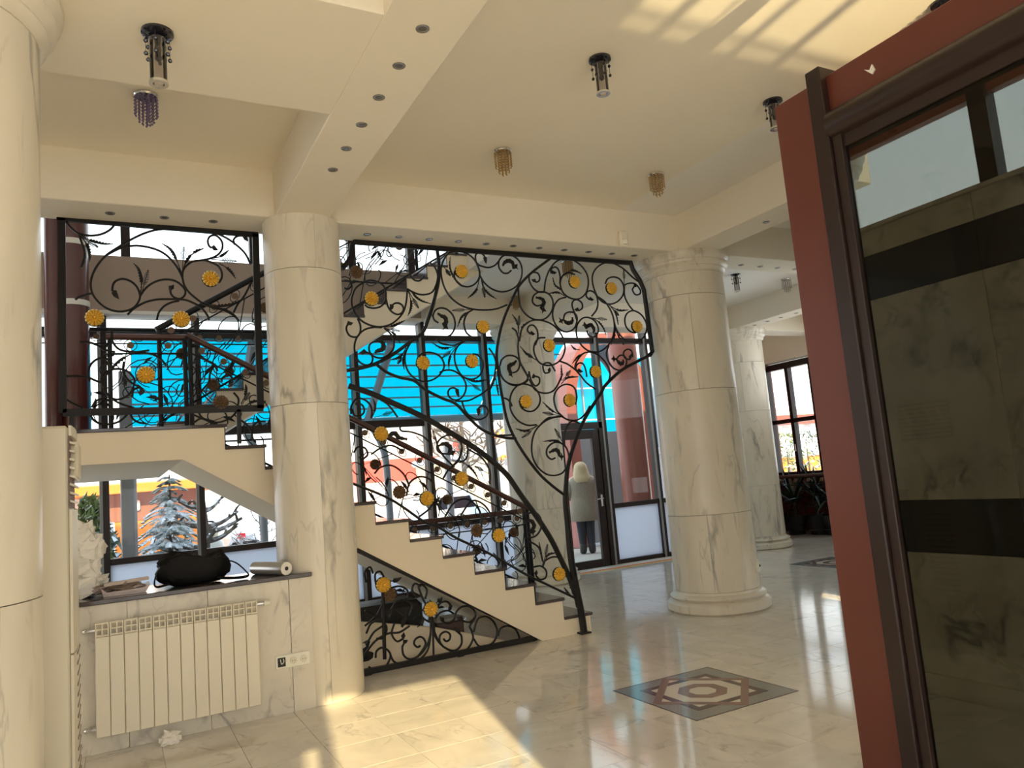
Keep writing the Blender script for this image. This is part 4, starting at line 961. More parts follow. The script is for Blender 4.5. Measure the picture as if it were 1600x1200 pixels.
wrp = thing('crumpled_packaging', 'pile of crumpled white packaging on the sill beside the air conditioner', 'packaging', pb)
for i, (dx, dz, s1) in enumerate(((0,0,.11),(-.02,.12,.095),(.01,.24,.085),(-.03,.34,.075))):
    obj('crumpled_sheet', lump((pb.x+dx,pb.y,SZ+dz),s1,s1*.8,.075,k=18,m=10,rough=.35,seed=20+i), M['paper'], wrp)
pf = on(267,1162,'z',0)
obj('crumpled_paper', lump(pf,.055,.045,.035,k=16,m=9,rough=.45,seed=40), M['paper'], None, label='small crumpled white paper on the floor below the radiator', category='paper')
# ---- recessed spots
spot_ring = mesh('spot_ring', MB().lathe([(.020,-.002),(.030,-.005),(.033,-.003),(.033,.001),(.020,.001)],(0,0),18), M['ring'], True)
spot_lens = mesh('spot_lens', MB().lathe([(0,-.0025),(.020,-.0015),(.020,0.001)],(0,0),14), M['lens'], True)
def spot(x, y, z, label, group):
    t = thing('recessed_spot', label, 'ceiling light', (x,y,z), group)
    place('ring', spot_ring, t, (x,y,z)); place('lens', spot_lens, t, (x,y,z))
ORD = ['first','second','third','fourth','fifth','sixth','seventh','eighth','ninth','tenth','eleventh']
for i, y in enumerate((2.69,3.024,3.358,3.69,4.02,4.35,4.68)):
    if y > 2.9: spot(1.305,y,3.56,ORD[6-i]+' recessed spot from the plain column along the cross beam','spots in the cross beam')
for i, x in enumerate((.003,.355,.691)): spot(x,5.845,3.56,('leftmost','middle','rightmost')[i]+' recessed spot in the beam soffit over the square grille panel','spots over the square grille')
for i in range(11): spot(1.894+.2758*i,5.865,3.56,ORD[i]+' recessed spot from the left over the tree shaped screen','spots over the tree screen')
for i, x in enumerate((6.13,6.42,6.69,6.966)): spot(x,5.90,3.56,ORD[i]+' recessed spot in the beam right of the big column','spots right of the big column')
for i, y in enumerate((8.676,8.40,8.13,7.83)): spot(9.15,y,3.56,ORD[i]+' recessed spot from the farthest column along the far beam','spots in the far beam')
spot(5.276,4.713,3.56,'lone recessed spot in the beam beside the red frame','lone beam spot')
# ---- ceiling pendants
def pendant(px, py, z, label, mat='crystal', drop=.21, rr=.068):
    p = on(px,py,'z',z); t = thing('pendant_lamp', label, 'pendant lamp', p)
    obj('canopy', MB().lathe([(0,z),(rr,z),(rr,z-.012),(rr*.6,z-.022),(0,z-.022)],(p.x,p.y),24), M['dark_glass'], t, True)
    obj('glass_tube', MB().lathe([(.036,z-.03),(.036,z-.03-drop),(.030,z-.03-drop),(.030,z-.03)],(p.x,p.y),20), M['crystal'], t, True)
    obj('end_ring', MB().lathe([(.024,z-.028-drop),(.041,z-.028-drop),(.041,z-.040-drop),(.024,z-.040-drop),(.024,z-.028-drop)],(p.x,p.y),20), M['chrome'], t, True)
    obj('lamp_core', MB().lathe([(0,z-.02),(.015,z-.02),(.017,z-.05),(.012,z-.06),(.017,z-.09),(.012,z-.10),(.017,z-.13),(0,z-.145)],(p.x,p.y),12), M['dark_glass'], t, True)
    for k in range(6):
        a = k*PI/3+.3; c = (p.x+.052*math.cos(a),p.y+.052*math.sin(a)); bb = MB().tube([(c[0],c[1],z-.012),(c[0],c[1],z-.12)],.0015,4)
        for q in (.06,.12): bb.ball((c[0],c[1],z-q),.010,6,4)
        obj('crystal_drop', bb, M['dark_glass'], t, kind='stuff')
pendant(246,50,3.56,'black disc pendant with glass tube on the wide beam at upper left')
pendant(937,92,3.93,'black disc pendant with glass tube in the middle of the ceiling',drop=.19)
pendant(1207,158,3.93,'black disc pendant half hidden by the corner of the red frame',drop=.17)
pendant(1474,4,3.93,'pendant at the top edge above the red frame',drop=.10)
pendant(1149,429,3.93,'small dark disc pendant on the grey ceiling right of the big column',drop=.2)
def crystal(px, py, z, mat, label, R=.062, L=.21):
    p = on(px,py,'z',z); t = thing('crystal_lamp', label, 'ceiling lamp', p)
    obj('canopy', MB().lathe([(0,z),(R+.006,z),(R+.008,z-.010),(R,z-.018),(0,z-.018)],(p.x,p.y),24), M['chrome'], t, True)
    for ring, rr, ll in ((0,R,L*.62),(1,R*.66,L*.8),(2,R*.3,L)):
        n = (14,9,4)[ring]
        for k in range(n):
            a = 2*PI*k/n; x, y = p.x+rr*math.cos(a), p.y+rr*math.sin(a); bb = MB(); nb = int(ll/.021)
            for q in range(nb):
                zz = z-.026-q*.021; bb.add([(x,y,zz+.011),(x+.008,y,zz),(x,y+.008,zz),(x-.008,y,zz),(x,y-.008,zz),(x,y,zz-.011)],[(0,1,2),(0,2,3),(0,3,4),(0,4,1),(5,2,1),(5,3,2),(5,4,3),(5,1,4)])
            obj('bead_string', bb, M[mat], t, kind='stuff')
crystal(228,148,3.93,'purple','purple beaded crystal lamp hanging near the left column')
crystal(785,235,3.93,'amber','amber beaded crystal lamp hanging in the middle of the ceiling')
crystal(1025,272,3.93,'amber','amber beaded crystal lamp hanging above the right marble column')
crystal(1228,436,3.93,'crystal','clear beaded crystal lamp on the grey ceiling beside the red frame')
crystal(886,408,3.93,'amber','small amber crystal lamp seen through the top of the tree screen')
crystal(805,462,3.93,'amber','small amber crystal lamp behind the branch of the tree screen')
pu = on(1222,528,'y',10.2)
crystal(1222,528,pu.z,'purple','small purple crystal lamp far away by the east window')
obj('lamp_rod', MB().tube([(pu.x,pu.y,pu.z),(pu.x,pu.y,3.94)],.006,6), M['chrome'], bpy.data.objects['crystal_lamp.006'])
bx_ = on(971,375,'y',5.65)
se_ = thing('motion_sensor', 'small cream sensor box on the beam above the tree screen', 'sensor', bx_)
obj('case', MB().cbox(bx_.x-.045,5.60,bx_.z-.08,bx_.x+.045,5.649,bx_.z+.08,b=.012), M['paint'], se_); obj('lens', MB().lathe([(0,bx_.z-.06),(.028,bx_.z-.058),(.03,bx_.z-.02),(0,bx_.z-.015)],(bx_.x,5.603),12), M['plastic_w'], se_, True)
# ---- things stored under the stair
lg = on(612,1018,'y',7.2); 
t = thing('suitcase', 'black suitcase lying behind the triangular screen', 'suitcase', (2.15,7.0,0))
obj('shell', MB().cbox(1.85,6.75,.03,2.5,7.2,.42,b=.05), M['luggage'], t); obj('handle', MB().tube(crom([(2.05,6.74,.25),(2.08,6.70,.25),(2.25,6.70,.25),(2.28,6.74,.25)],4),.012,6), M['rubber'], t, True)
obj('wheel', MB().tube([(1.95,6.72,.03),(1.95,6.76,.03)],.03,10), M['rubber'], t); obj('wheel', MB().tube([(2.4,6.72,.03),(2.4,6.76,.03)],.03,10), M['rubber'], t)
obj('duffel_bag', lump((1.78,6.5,0),.22,.15,.13,rough=.15,seed=50), M['luggage'], None, True, label='round black duffel bag at the left end behind the triangular screen', category='bag')
t = thing('storage_box', 'dark grey box on the floor near the tip under the stair', 'box', (2.65,6.6,0))
obj('carton', MB().cbox(2.52,6.5,0,2.78,6.7,.22,b=.01), M['inlay_dark'], t); obj('lid', MB().cbox(2.51,6.49,.222,2.79,6.71,.25,b=.008), M['inlay_grey'], t)
sb = struct('trim_2'); S(sb, 'cream_kerb', MB().prism([(1.75,0),(3.1,0),(2.45,.22),(1.75,.38)],'y',6.35,6.42), 'stringer')

# ---- railing, plants by the far window
RA, RB = Vector((10.55,10.28,0)), Vector((11.25,8.55,0))
railing('planter_railing','dark scroll railing with a row of rings before the potted plants',RA,RB,1.06,seed=21,rail_r=.03,step=.5)
def yucca(x, y, h, n, seed, label):
    rnd = random.Random(seed); t = thing('potted_plant', label, 'plant', (x,y,0))
    obj('pot', MB().lathe([(0,0),(.14,0),(.19,.30),(.20,.34),(.17,.34),(.16,.30),(0,.30)],(x,y),18), M['rubber'], t, True)
    obj('stem', MB().tube([(x,y,.28),(x+.02,y,.28+h*.35)],[.035,.022],8), M['bark'], t, True)
    for i in range(n):
        a = rnd.uniform(0,2*PI); el = rnd.uniform(.15,1.35); L = h*rnd.uniform(.5,.8); w_ = .028
        p = Vector((x+.01,y,.3+h*.35*rnd.uniform(.5,1))); d = Vector((math.cos(a)*math.cos(el),math.sin(a)*math.cos(el),math.sin(el))); sd_ = d.cross(Vector((0,0,1))).normalized()
        vs = []; m_ = 6
        for j in range(m_+1):
            f = j/m_; c = p+d*L*f+Vector((0,0,-.45*L*f*f*math.cos(el))); ww = w_*(math.sin(PI*(.15+.85*f))+.05)
            c = Vector((min(c.x, 11.38), min(c.y, 10.6), c.z)); c.y = max(c.y, 3.65+(c.x-4.36)*.781)
            vs += [c-sd_*ww, c+Vector((0,0,-.006)), c+sd_*ww]
        fs = []
        for j in range(m_):
            for q in (0,1): fs.append((3*j+q,3*j+q+1,3*j+q+4,3*j+q+3))
        obj('leaf', MB().add(vs,fs), M['leaf'], t)
yucca(11.02,10.05,1.15,34,1,'spiky dark green potted plant behind the railing beside the far column')
yucca(11.14,9.66,1.25,34,2,'tall spiky potted plant in the middle behind the far railing')
yucca(11.12,9.30,1.1,30,3,'spiky potted plant behind the railing next to the red frame edge')

# ================================================================ OUTDOORS
# ---- teal canopy
x_l = on(203,600,'y',10.6).x
ca = thing('canopy', 'bright teal polycarbonate canopy along the outside of the glass front', 'canopy', (4.5,10.7,0))
y0c, z0c, y1c, z1c = 9.98, 3.50, 11.32, 2.56
xs_c = [x_l, 1.6, 3.47, 5.35, 6.35]
for a, c in zip(xs_c[:-1], xs_c[1:]):
    obj('sheet', MB().prism([(y0c,z0c),(y1c,z1c),(y1c,z1c+.012),(y0c,z0c+.012)],'x',a+.01,c-.01), M['teal'], ca)
for i in range(8):
    f = i/7; y, z = y0c+(y1c-y0c)*f, z0c+(z1c-z0c)*f
    obj('purlin', MB().cbox(x_l,y-.008,z-.028,6.35,y+.008,z-.002), M['greypost'], ca)
obj('gutter', MB().cbox(x_l,y1c-.03,z1c-.12,6.35,y1c+.09,z1c-.01,b=.02), M['greypost'], ca)
obj('end_post', MB().cbox(x_l-.13,10.55,0,x_l+.02,10.7,3.2,b=.01), M['greypost'], ca)
for x in xs_c[1:-1]:
    r_ = .06 if x < 4 else .022
    obj('rib', MB().tube([(x,y0c,z0c-.05),(x,y1c-.02,z1c-.05)], r_, 8), M['greypost'], ca, True)
    if x < 7: obj('curved_post', MB().tube(crom([(x+.27,y1c,0),(x+.27,y1c,1.2),(x+.26,y1c,1.85),(x+.20,y1c,2.15),(x+.08,y1c,2.4),(x,y1c-.03,2.55)],5), .055, 10), M['greypost'], ca, True)
cb2 = thing('canopy', 'teal panelled screen outside behind the red pillar and arch', 'canopy', (9.5,14.2,0))
for i in range(5):
    for j in range(3): obj('sheet', MB().cbox(7.4+1.0*i,14.2,1.9+.72*j,8.36+1.0*i,14.22,2.59+.72*j), M['teal'], cb2)
    obj('upright', MB().cbox(7.36+1.0*i,14.18,0,7.40+1.0*i,14.26,4.1), M['greypost'], cb2)
obj('gutter', MB().cbox(7.3,14.15,1.72,12.4,14.3,1.88,b=.02), M['greypost'], cb2)
# ---- red round pillars and the red arch by the door
def pillar(x, y, r, label, z1=6.4, rings=(), mat='redcol', z0=0.0):
    t = thing('pillar', label, 'pillar', (x,y,z0))
    obj('shaft', MB().lathe([(0,z0),(r,z0),(r,z1),(0,z1)],(x,y),28), M[mat], t, True)
    obj('foot', MB().lathe([(0,z0),(r+.05,z0),(r+.05,z0+.1),(r+.01,z0+.13),(r,z0+.13)],(x,y),28), M[mat], t, True)
    for z in rings: obj('ring', MB().lathe([(r,z-.03),(r+.006,z-.03),(r+.006,z+.03),(r,z+.03)],(x,y),28), M['paint_white'], t, True)
pillar(8.03,10.75,.25,'red brown round pillar outside the glass front right of the door',4.0)
q1 = on(100,500,'y',9.2); pr_ = .20
pillar(-.365,9.02,.16,'thick dark red pillar with two pale rings behind the square grille panel',5.2,(3.66,4.32),'darkred',2.041)
pillar(-.535,8.85,.075,'slim glossy dark red pipe at the left edge of the stairwell',5.0,(),'darkred',2.041)
ar = thing('entrance_arch', 'red arched portal outside beyond the glass door', 'arch', (7.9,12.9,0))
pl, pr2 = on(886,640,'y',12.6), on(1018,640,'y',12.6); ac_x = (pl.x+pr2.x)/2; ro = (pr2.x-pl.x)/2; ri = ro-.24; zs0 = on(890,640,'y',12.6).z; zt_ = on(940,520,'y',12.6).z-zs0
pts_o = [(ac_x+ro*math.cos(a), zs0+zt_*math.sin(a)) for a in [PI*i/18 for i in range(19)]]; pts_i = [(ac_x+ri*math.cos(a), zs0+(zt_-.24)*math.sin(a)) for a in [PI*i/18 for i in range(19)]]
b = MB()
for i in range(18): b.prism([pts_o[i],pts_o[i+1],pts_i[i+1],pts_i[i]],'y',12.6,13.4)
obj('vault', b, M['redcol'], ar); obj('leg', MB().cbox(ac_x-ro,12.6,0,ac_x-ri,13.4,zs0), M['redcol'], ar); obj('leg', MB().cbox(ac_x+ri,12.6,0,ac_x+ro,13.4,zs0), M['redcol'], ar)
obj('door_panel', MB().cbox(ac_x-ri-.02,13.1,0,ac_x+ri+.02,13.2,2.25), M['alu'], ar)
# ---- orange kiosk
HY = 20.0
k0, k1 = on(100,760,'y',HY).x, on(318,760,'y',HY).x
ks = thing('kiosk', 'orange kiosk with brown upper wall and snow on its flat roof', 'building', ((k0+k1)/2,HY+2,0))
zo = on(240,811,'y',HY).z; zb_ = on(240,768,'y',HY).z
obj('lower_wall', MB().cbox(k0+1,HY,0,k1,HY+4,zo,b=.01), M['orange'], ks); obj('upper_wall', MB().cbox(k0+.9,HY-.02,zo,k1+.02,HY+4,zb_,b=.01), M['brownwall'], ks)
obj('fascia', MB().cbox(k0-2,HY-.6,zb_,k1+.5,HY+4.5,zb_+.20,b=.01), M['orange'], ks); obj('roof_snow', MB().cbox(k0-2,HY-.62,zb_+.20,k1+.52,HY+4.5,zb_+.48,b=.1), M['snow'], ks)
obj('side_wall', MB().cbox(k0-2,HY+2,0,k0+.9,HY+2.2,zb_,b=.01), M['paint_white'], ks)
obj('wall_lamp', MB().cbox(on(204,792,'y',HY).x,HY-.12,on(204,792,'y',HY).z-.1,on(204,792,'y',HY).x+.2,HY-.03,on(204,792,'y',HY).z+.15,b=.03), M['plastic_w'], ks)
gp = on(206,800,'y',12.2); t = thing('steel_post', 'plain grey steel post outside before the orange kiosk', 'post', (gp.x,12.2,0))
obj('shaft', MB().cbox(gp.x-.07,12.13,0,gp.x+.07,12.27,2.5,b=.01), M['greypost'], t); obj('base_plate', MB().cbox(gp.x-.14,12.06,-.02,gp.x+.14,12.34,.02), M['greypost'], t)
gp = on(702,760,'y',12.6); t = thing('steel_post', 'pale grey post outside between the stair rails', 'post', (gp.x,12.6,0))
obj('shaft', MB().cbox(gp.x-.05,12.55,0,gp.x+.05,12.65,2.2,b=.01), M['greypost'], t); obj('base_plate', MB().cbox(gp.x-.12,12.48,-.02,gp.x+.12,12.72,.02), M['greypost'], t)
# ---- trees
def spruce(x, y, h, r, label, seed, mat='spruce', levels=12, dens=11, droop=.35, z0=.15):
    rnd = random.Random(seed); t = thing('spruce', label, 'tree', (x,y,-.03))
    obj('trunk', MB().tube([(x,y,-.03),(x,y,h*.98)],[.05+.02*h,.01],7), M['bark'], t, True)
    b = MB()
    for L in range(levels):
        f = L/levels; z = z0+(h-z0)*f; rr = r*(1-f)**.8+.06
        for k in range(dens):
            a = 2*PI*(k+rnd.random())/dens; l_ = rr*rnd.uniform(.7,1.1); u = Vector((math.cos(a),math.sin(a),0)); v = Vector((-u.y,u.x,0))
            base = Vector((x,y,z+rnd.uniform(-.05,.05)))
            m_ = 5; cs_ = [base+u*l_*j/m_+Vector((0,0,.12*l_*math.sin(PI*j/m_*.7)-droop*l_*(j/m_)**2)) for j in range(m_+1)]
            for j in range(m_):
                c0, c1 = cs_[j], cs_[j+1]; ww = .17*l_*(1-.55*j/m_)+.02
                for sd_ in (-1,1):
                    for q in (0,.5):
                        s0 = c0+(c1-c0)*q; tip = s0+v*sd_*ww*rnd.uniform(.7,1.2)+u*ww*.8+Vector((0,0,-.35*ww)); b.add([s0,tip+u*.03,s0+(c1-c0)*.6,s0+(c1-c0)*.3+Vector((0,0,.03))],[(0,1,2),(0,3,1),(3,2,1)])
    obj('needles', b, M[mat], t, kind='stuff'); return t
def shrub(x, y, h, r, label, seed, mat='needle', n=420, name='evergreen_shrub'):
    rnd = random.Random(seed); t = thing(name, label, 'shrub', (x,y,-.03)); b = MB()
    obj('stem', MB().tube([(x,y,-.03),(x,y,h*.8)],[.05,.02],6), M['bark'], t)
    for i in range(n):
        f = rnd.random(); a = rnd.uniform(0,6.283); rr = r*math.sqrt(max(0,math.sin(PI*(.12+.86*f))))*rnd.uniform(.55,1); p = Vector((x+rr*math.cos(a),y+rr*math.sin(a),.05+h*f))
        d = Vector((rnd.gauss(0,1),rnd.gauss(0,1),rnd.gauss(.4,1))).normalized(); u = d.orthogonal().normalized(); s_ = rnd.uniform(.09,.17)
        b.add([p-d*s_*.5-u*s_*.35,p+d*s_*.9,p-d*s_*.5+u*s_*.35,p+d.cross(u)*s_*.3],[(0,1,2),(0,3,1),(3,2,1)])
    obj('foliage', b, M[mat], t, kind='stuff')
def at(px, py, y): return on(px,py,'y',y)
q = at(266,800,13.2); spruce(q.x,13.2,at(266,738,13.2).z,.75,'snow laden young spruce in the middle of the low window',5,levels=13)
q = at(255,850,12.4); spruce(q.x+.1,12.4,at(255,812,12.4).z,.75,'low broad dark spruce at the foot of the snow laden one',8,levels=6,dens=18,droop=.15)
q = at(140,830,12.2); shrub(q.x,12.2,at(140,784,12.2).z,.26,'columnar yellow green evergreen at the left of the low window',9)
q = at(160,860,12.8); shrub(q.x,12.8,at(160,826,12.8).z,.28,'small dark evergreen shrub between column shaped evergreen and orange wall',10,'spruce',260)
def branchy(x, y, h, label, seed, mat='bark', spread=.9, n=9, up=.5, r0=.04, sub=5):
    rnd = random.Random(seed); t = thing('bare_tree', label, 'tree', (x,y,-.03)); obj('trunk', MB().tube([(x,y,-.03),(x+.03,y,h*.6),(x,y,h)],[r0,r0*.8,r0*.3],7), M[mat], t, True)
    for i in range(n):
        a = rnd.uniform(0,6.283); z = h*rnd.uniform(.3,.9); u = Vector((math.cos(a),math.sin(a)*.6,0)); L = spread*rnd.uniform(.6,1)*(1.2-z/h*.6); bb = MB()
        P = crom([Vector((x,y,z)),Vector((x,y,z))+u*L*.5+Vector((0,0,L*up*.25)),Vector((x,y,z))+u*L+Vector((0,0,L*up))],4); bb.tube(P,[r0*.6*(1-.6*j/len(P)) for j in range(len(P))],5)
        for j in range(sub):
            p = P[rnd.randrange(2,len(P))]; e = p+Vector((rnd.uniform(-.3,.3),rnd.uniform(-.3,.3),rnd.uniform(.05,.35)))*L*.7; bb.tube([p,(p+e)/2+Vector((0,0,.02)),e],[r0*.35,r0*.28,r0*.18],4)
        obj('branch', bb, M[mat], t)
q = at(318,830,12.9); branchy(q.x,12.9,at(318,768,12.9).z,'candelabra tree with thick snow covered branches right of the spruce',3,spread=.85,n=13,up=.3,r0=.085,sub=3)
q = at(405,830,15); branchy(q.x,15,at(405,795,15).z,'twiggy pale shrub at the right end of the low window',6,spread=.8,n=14,r0=.02)
q = at(722,700,26); branchy(q.x,26,at(722,640,26).z+1,'leafless tree with fine branches before the white building',11,spread=3.2,n=14,r0=.11,sub=9)
q = at(768,760,18); branchy(q.x,18,at(768,690,18).z,'slender leafless tree left of the column behind the stair',13,spread=1.0,n=10,r0=.03,sub=7)
q = at(1230,710,19); shrub(q.x,19,at(1225,680,19).z,.8,'yellow green conifer outside the far east window',14,n=300)
q = at(1262,710,20); shrub(q.x,20,at(1262,675,20).z,.8,'grey green conifer outside the far east window beside the red frame',15,'spruce',300)
# ---- pale bust in the garden, van, red crate
q = at(331,845,13.6); t = thing('garden_bust', 'pale stone bust with a round head in the snowy garden', 'statue', (q.x,13.6,-.03))
zt1 = at(331,821,13.6).z; zs1 = at(331,842,13.6).z
obj('head', MB().ball((q.x,13.6,zt1-.12),.115,14,10,(1,1,1.15)), M['plaster_fig'], t, True); obj('bust', lump((q.x,13.6,zs1-.32),.19,.13,.17,rough=.05,seed=60), M['paint_white'], t, True); obj('pedestal', MB().cbox(q.x-.16,13.45,-.03,q.x+.16,13.75,zs1-.30,b=.02), M['whitewall'], t)
def vehicle(px0, px1, py0, py1, y, label, mat='carwhite', roof=.45):
    a, c = at(px0,py1,y), at(px1,py1,y); z1 = at((px0+px1)/2,py0,y).z; t = thing('car', label, 'car', ((a.x+c.x)/2,y,-.03)); L = c.x-a.x; zb = .28
    prof_ = [(a.x,zb),(c.x,zb),(c.x,zb+(z1-zb)*.5),(c.x-L*.16,zb+(z1-zb)*.56),(c.x-L*.30,z1),(a.x+L*.12,z1),(a.x,zb+(z1-zb)*.55)]
    obj('body', MB().prism(prof_,'y',y-.8,y+.8), M[mat], t)
    obj('window', MB().prism([(a.x+L*.10,zb+(z1-zb)*.58),(c.x-L*.22,zb+(z1-zb)*.58),(c.x-L*.31,z1-.07),(a.x+L*.15,z1-.07)],'y',y-.815,y-.802), M['dark_glass'], t)
    for f in (.2,.8): obj('wheel', MB().tube([(a.x+L*f,y-.82,.29),(a.x+L*f,y-.6,.29)],.32,16), M['rubber'], t, True)
    obj('roof_snow', MB().cbox(a.x+L*.13,y-.75,z1,c.x-L*.31,y+.75,z1+.10,b=.05), M['snow'], t)
vehicle(346,412,838,872,17,'white van under snow seen at the right of the low window')
vehicle(660,742,772,812,19,'pale car parked in the snow behind the stair rails')
vehicle(876,912,722,752,21,'pale car seen beside the left shoulder of the person')
q = at(376,837,16.0); t = thing('red_crate', 'small red crate in the garden before the white van', 'crate', (q.x,16,-.03)); obj('box', MB().cbox(q.x-.07,15.9,q.z-.05,q.x+.08,16.1,q.z+.05,b=.01), M['redsign'], t); obj('stand', MB().cbox(q.x-.03,15.95,-.03,q.x+.03,16.05,q.z-.05), M['greypost'], t)
# ---- buildings across the road
def block(px0, px1, pyt, y, depth, mat, label, wins=(), bands=(), name='building', snow=True):
    a, c = at(px0,pyt,y), at(px1,pyt,y); zt = at((px0+px1)/2,pyt,y).z; t = thing(name, label, 'building', ((a.x+c.x)/2,y+depth/2,-.05))
    obj('wall', MB().cbox(a.x,y,-.1,c.x,y+depth,zt,b=.02), M[mat], t)
    if snow: obj('roof_snow', MB().cbox(a.x-.3,y-.3,zt,c.x+.3,y+depth,zt+.35,b=.12), M['snow'], t)
    for (x0,y0,x1,y1) in wins:
        p, q = at(x0,y0,y), at(x1,y1,y); f = obj('window', MB().cbox(p.x,y-.06,q.z,q.x,y+.02,p.z,b=.01), M['paint_white'], t); w_ = (q.x-p.x)*.42; hh = p.z-q.z
        obj('pane', MB().cbox(p.x+(q.x-p.x)*.06,y-.09,q.z+hh*.08,p.x+(q.x-p.x)*.06+w_,y-.055,p.z-hh*.08), M['winglass'], f); obj('pane', MB().cbox(q.x-(q.x-p.x)*.06-w_,y-.09,q.z+hh*.08,q.x-(q.x-p.x)*.06,y-.055,p.z-hh*.08), M['winglass'], f)
    for (x0,y0,x1,y1,mt) in bands:
        p, q = at(x0,y0,y), at(x1,y1,y); obj('band', MB().cbox(p.x,y-.5,q.z,q.x,y-.02,p.z,b=.02), M[mt], t)
    return t
block(520,752,652,46,10,'whitewall','long white building with a red band across the road behind the stair',
  wins=[(558,704,576,714),(590,702,606,713),(676,670,690,682),(700,668,712,680),(648,684,660,695),(630,686,642,697)],bands=[(520,724,735,742,'redband')])
block(718,752,676,44,1.2,'redband','low red roofed annex in front of the white building',snow=False)
block(738,774,716,34,8,'beige','beige block half hidden by the slender leafless tree',wins=[(745,728,757,740)])
block(770,812,560,38,5,'whitewall','tall white building with salmon window surrounds left of the rear column',wins=[(781,690,793,706),(781,724,793,742),(781,655,793,670)],bands=[(770,672,800,684,'orange'),(770,712,800,718,'orange')])
block(868,905,560,40,8,'whitewall','white building with a blue sign left of the red arch',wins=[(872,655,880,668),(885,655,893,668)])
sg = at(879,608,39.8); t = thing('sign', 'round blue sign mark on the white building left of the red arch', 'sign', sg)
obj('panel', MB().cbox(sg.x-.9,39.80,sg.z-.9,sg.x+.9,39.9,sg.z+.9), M['paint_white'], t)
obj('letter', MB().tube(crom([sg+Vector((.35*math.cos(a),-.06,.5*math.sin(a))) for a in [math.radians(d) for d in (20,60,100,150,200,250,300,340)]]+[sg+Vector((.1,-.06,-.12))],4),.10,6), plain('blue_sign',(.08,.25,.75),.5), t, True)
block(1180,1300,640,34,8,'whitewall','pale villa with pink arches outside the far east window',wins=[(1222,668,1236,690),(1256,664,1270,686)],bands=[(1180,652,1300,660,'redcol')])
block(1180,1300,714,30,2,'orange','low orange garden wall outside the far east window')

# ---- person seen from behind beyond the door
PX_, PY_ = 7.50, 11.66
pe = thing('person', 'person in a beige fur coat standing with their back turned beyond the glass door', 'person', (PX_,PY_,0), rot=math.radians(-28))
pe.location.z = -.02; pe.scale = (1.12,1.1,1.0)
def skin_body(verts, edges, name, mat, parent, sub=2):
    me = bpy.data.meshes.new(name); me.from_pydata([v[:3] for v in verts], edges, []); me.materials.append(M[mat])
    o = bpy.data.objects.new(name, me); COL.objects.link(o); o.parent = parent
    md = o.modifiers.new('skin','SKIN'); sk = me.skin_vertices[0].data
    for i, v in enumerate(verts): sk[i].radius = (v[3], v[4] if len(v) > 4 else v[3]); sk[i].use_root = (i == 0)
    md.use_smooth_shade = True
    s_ = o.modifiers.new('smooth','SUBSURF'); s_.levels = sub; s_.render_levels = sub
    return o
V = [(0,0,.90,.13,.11),(0,.0,1.10,.12,.10),(0,.0,1.28,.15,.10),(0,.01,1.38,.10,.08),(0,.02,1.44,.052),(0,.03,1.52,.075,.085),(0,.03,1.60,.07,.08),
     (.075,0,.82,.085),(.07,.01,.48,.062),(.068,0,.12,.045),(.072,.0,.05,.045),(.08,.12,.035,.035),
     (-.075,0,.82,.085),(-.07,.01,.48,.062),(-.068,0,.12,.045),(-.072,.0,.05,.045),(-.08,.12,.035,.035),
     (.17,.01,1.34,.062),(.235,.0,1.10,.046),(.19,.19,1.00,.034),(.15,.28,1.03,.026),
     (-.17,.01,1.34,.062),(-.235,.0,1.10,.046),(-.19,.19,1.00,.034),(-.15,.28,1.03,.026)]
E_ = [(0,1),(1,2),(2,3),(3,4),(4,5),(5,6),(0,7),(7,8),(8,9),(9,10),(10,11),(0,12),(12,13),(13,14),(14,15),(15,16),(3,17),(17,18),(18,19),(19,20),(3,21),(21,22),(22,23),(23,24)]
skin_body(V, E_, 'body', 'skin', pe)
skin_body([(.075,.0,.80,.10),(.07,.01,.48,.080),(.068,0,.14,.062)],[(0,1),(1,2)],'trousers','jeans',pe); skin_body([(-.075,.0,.80,.10),(-.07,.01,.48,.080),(-.068,0,.14,.062)],[(0,1),(1,2)],'trousers','jeans',pe)
for s_ in (1,-1): skin_body([(s_*.068,0,.24,.068),(s_*.072,0,.06,.062),(s_*.08,.13,.045,.048)],[(0,1),(1,2)],'boot','boot',pe)
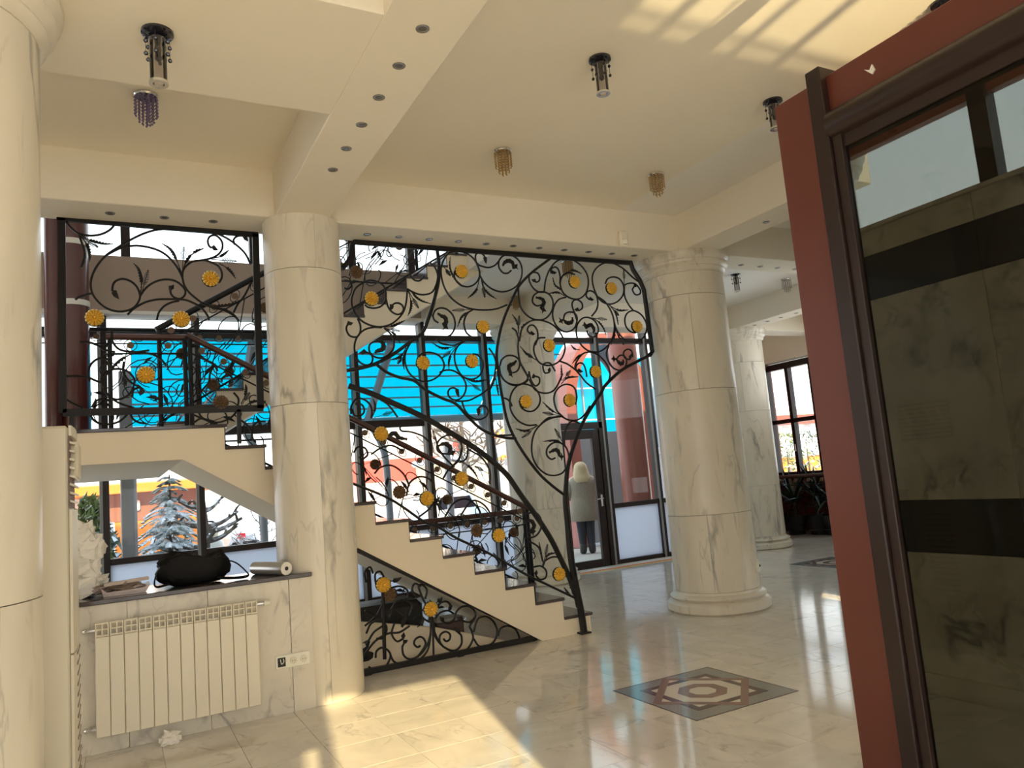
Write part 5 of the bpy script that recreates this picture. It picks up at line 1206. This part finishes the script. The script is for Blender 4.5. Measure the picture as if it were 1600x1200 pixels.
def ell(zr): 
    b = MB(); k = 24
    vs = [(cx_+rx*math.cos(2*PI*j/k), cyy+ry*math.sin(2*PI*j/k), z) for z,rx,ry,cx_,cyy in zr for j in range(k)]
    fs = [(i*k+j,i*k+(j+1)%k,(i+1)*k+(j+1)%k,(i+1)*k+j) for i in range(len(zr)-1) for j in range(k)]
    fs += [tuple(range(k-1,-1,-1)), tuple((len(zr)-1)*k+j for j in range(k))]
    return b.add(vs, fs)
def loc_obj(name, b, mat, parent, smooth=True):
    me = mesh(name, b, M[mat], smooth); o = bpy.data.objects.new(name, me); COL.objects.link(o); o.parent = parent; return o
coat = loc_obj('fur_coat', ell([(.60,.235,.185,0,.02),(.63,.25,.195,0,.02),(.80,.235,.185,0,.02),(.98,.205,.16,0,.015),(1.03,.20,.155,0,.015),(1.15,.215,.16,0,.01),(1.28,.225,.16,0,.01),(1.36,.20,.14,0,.015),(1.42,.12,.11,0,.02),(1.45,.08,.08,0,.02)]), 'fur', pe)
for s_ in (1,-1): skin_body([(s_*.16,.01,1.34,.098),(s_*.25,.0,1.10,.082),(s_*.215,.17,1.0,.068)],[(0,1),(1,2)],'sleeve','fur',pe)
loc_obj('hair', ell([(1.29,.09,.025,0,-.135),(1.34,.125,.05,0,-.11),(1.40,.135,.08,0,-.06),(1.47,.125,.10,0,-.015),(1.54,.112,.118,0,.0),(1.60,.10,.112,0,.01),(1.645,.065,.075,0,.015),(1.662,.02,.025,0,.015)]), 'hair', pe)
for s_ in (1,-1):
    hv = [(s_*.15,.28,1.03,.026,.018),(s_*.14,.335,1.05,.034,.016)]; he = [(0,1)]
    for f in range(4):
        i0 = len(hv); bx0 = s_*.14+(f-1.5)*.017; hv += [(bx0,.365,1.06,.009),(bx0,.385+.004*f,1.045,.008),(bx0,.378,1.02,.007)]; he += [(1,i0),(i0,i0+1),(i0+1,i0+2)]
    i0 = len(hv); hv += [(s_*.105,.33,1.06,.010),(s_*.09,.36,1.065,.008)]; he += [(0,i0),(i0,i0+1)]
    skin_body(hv, he, 'hand', 'skin', pe, 1)
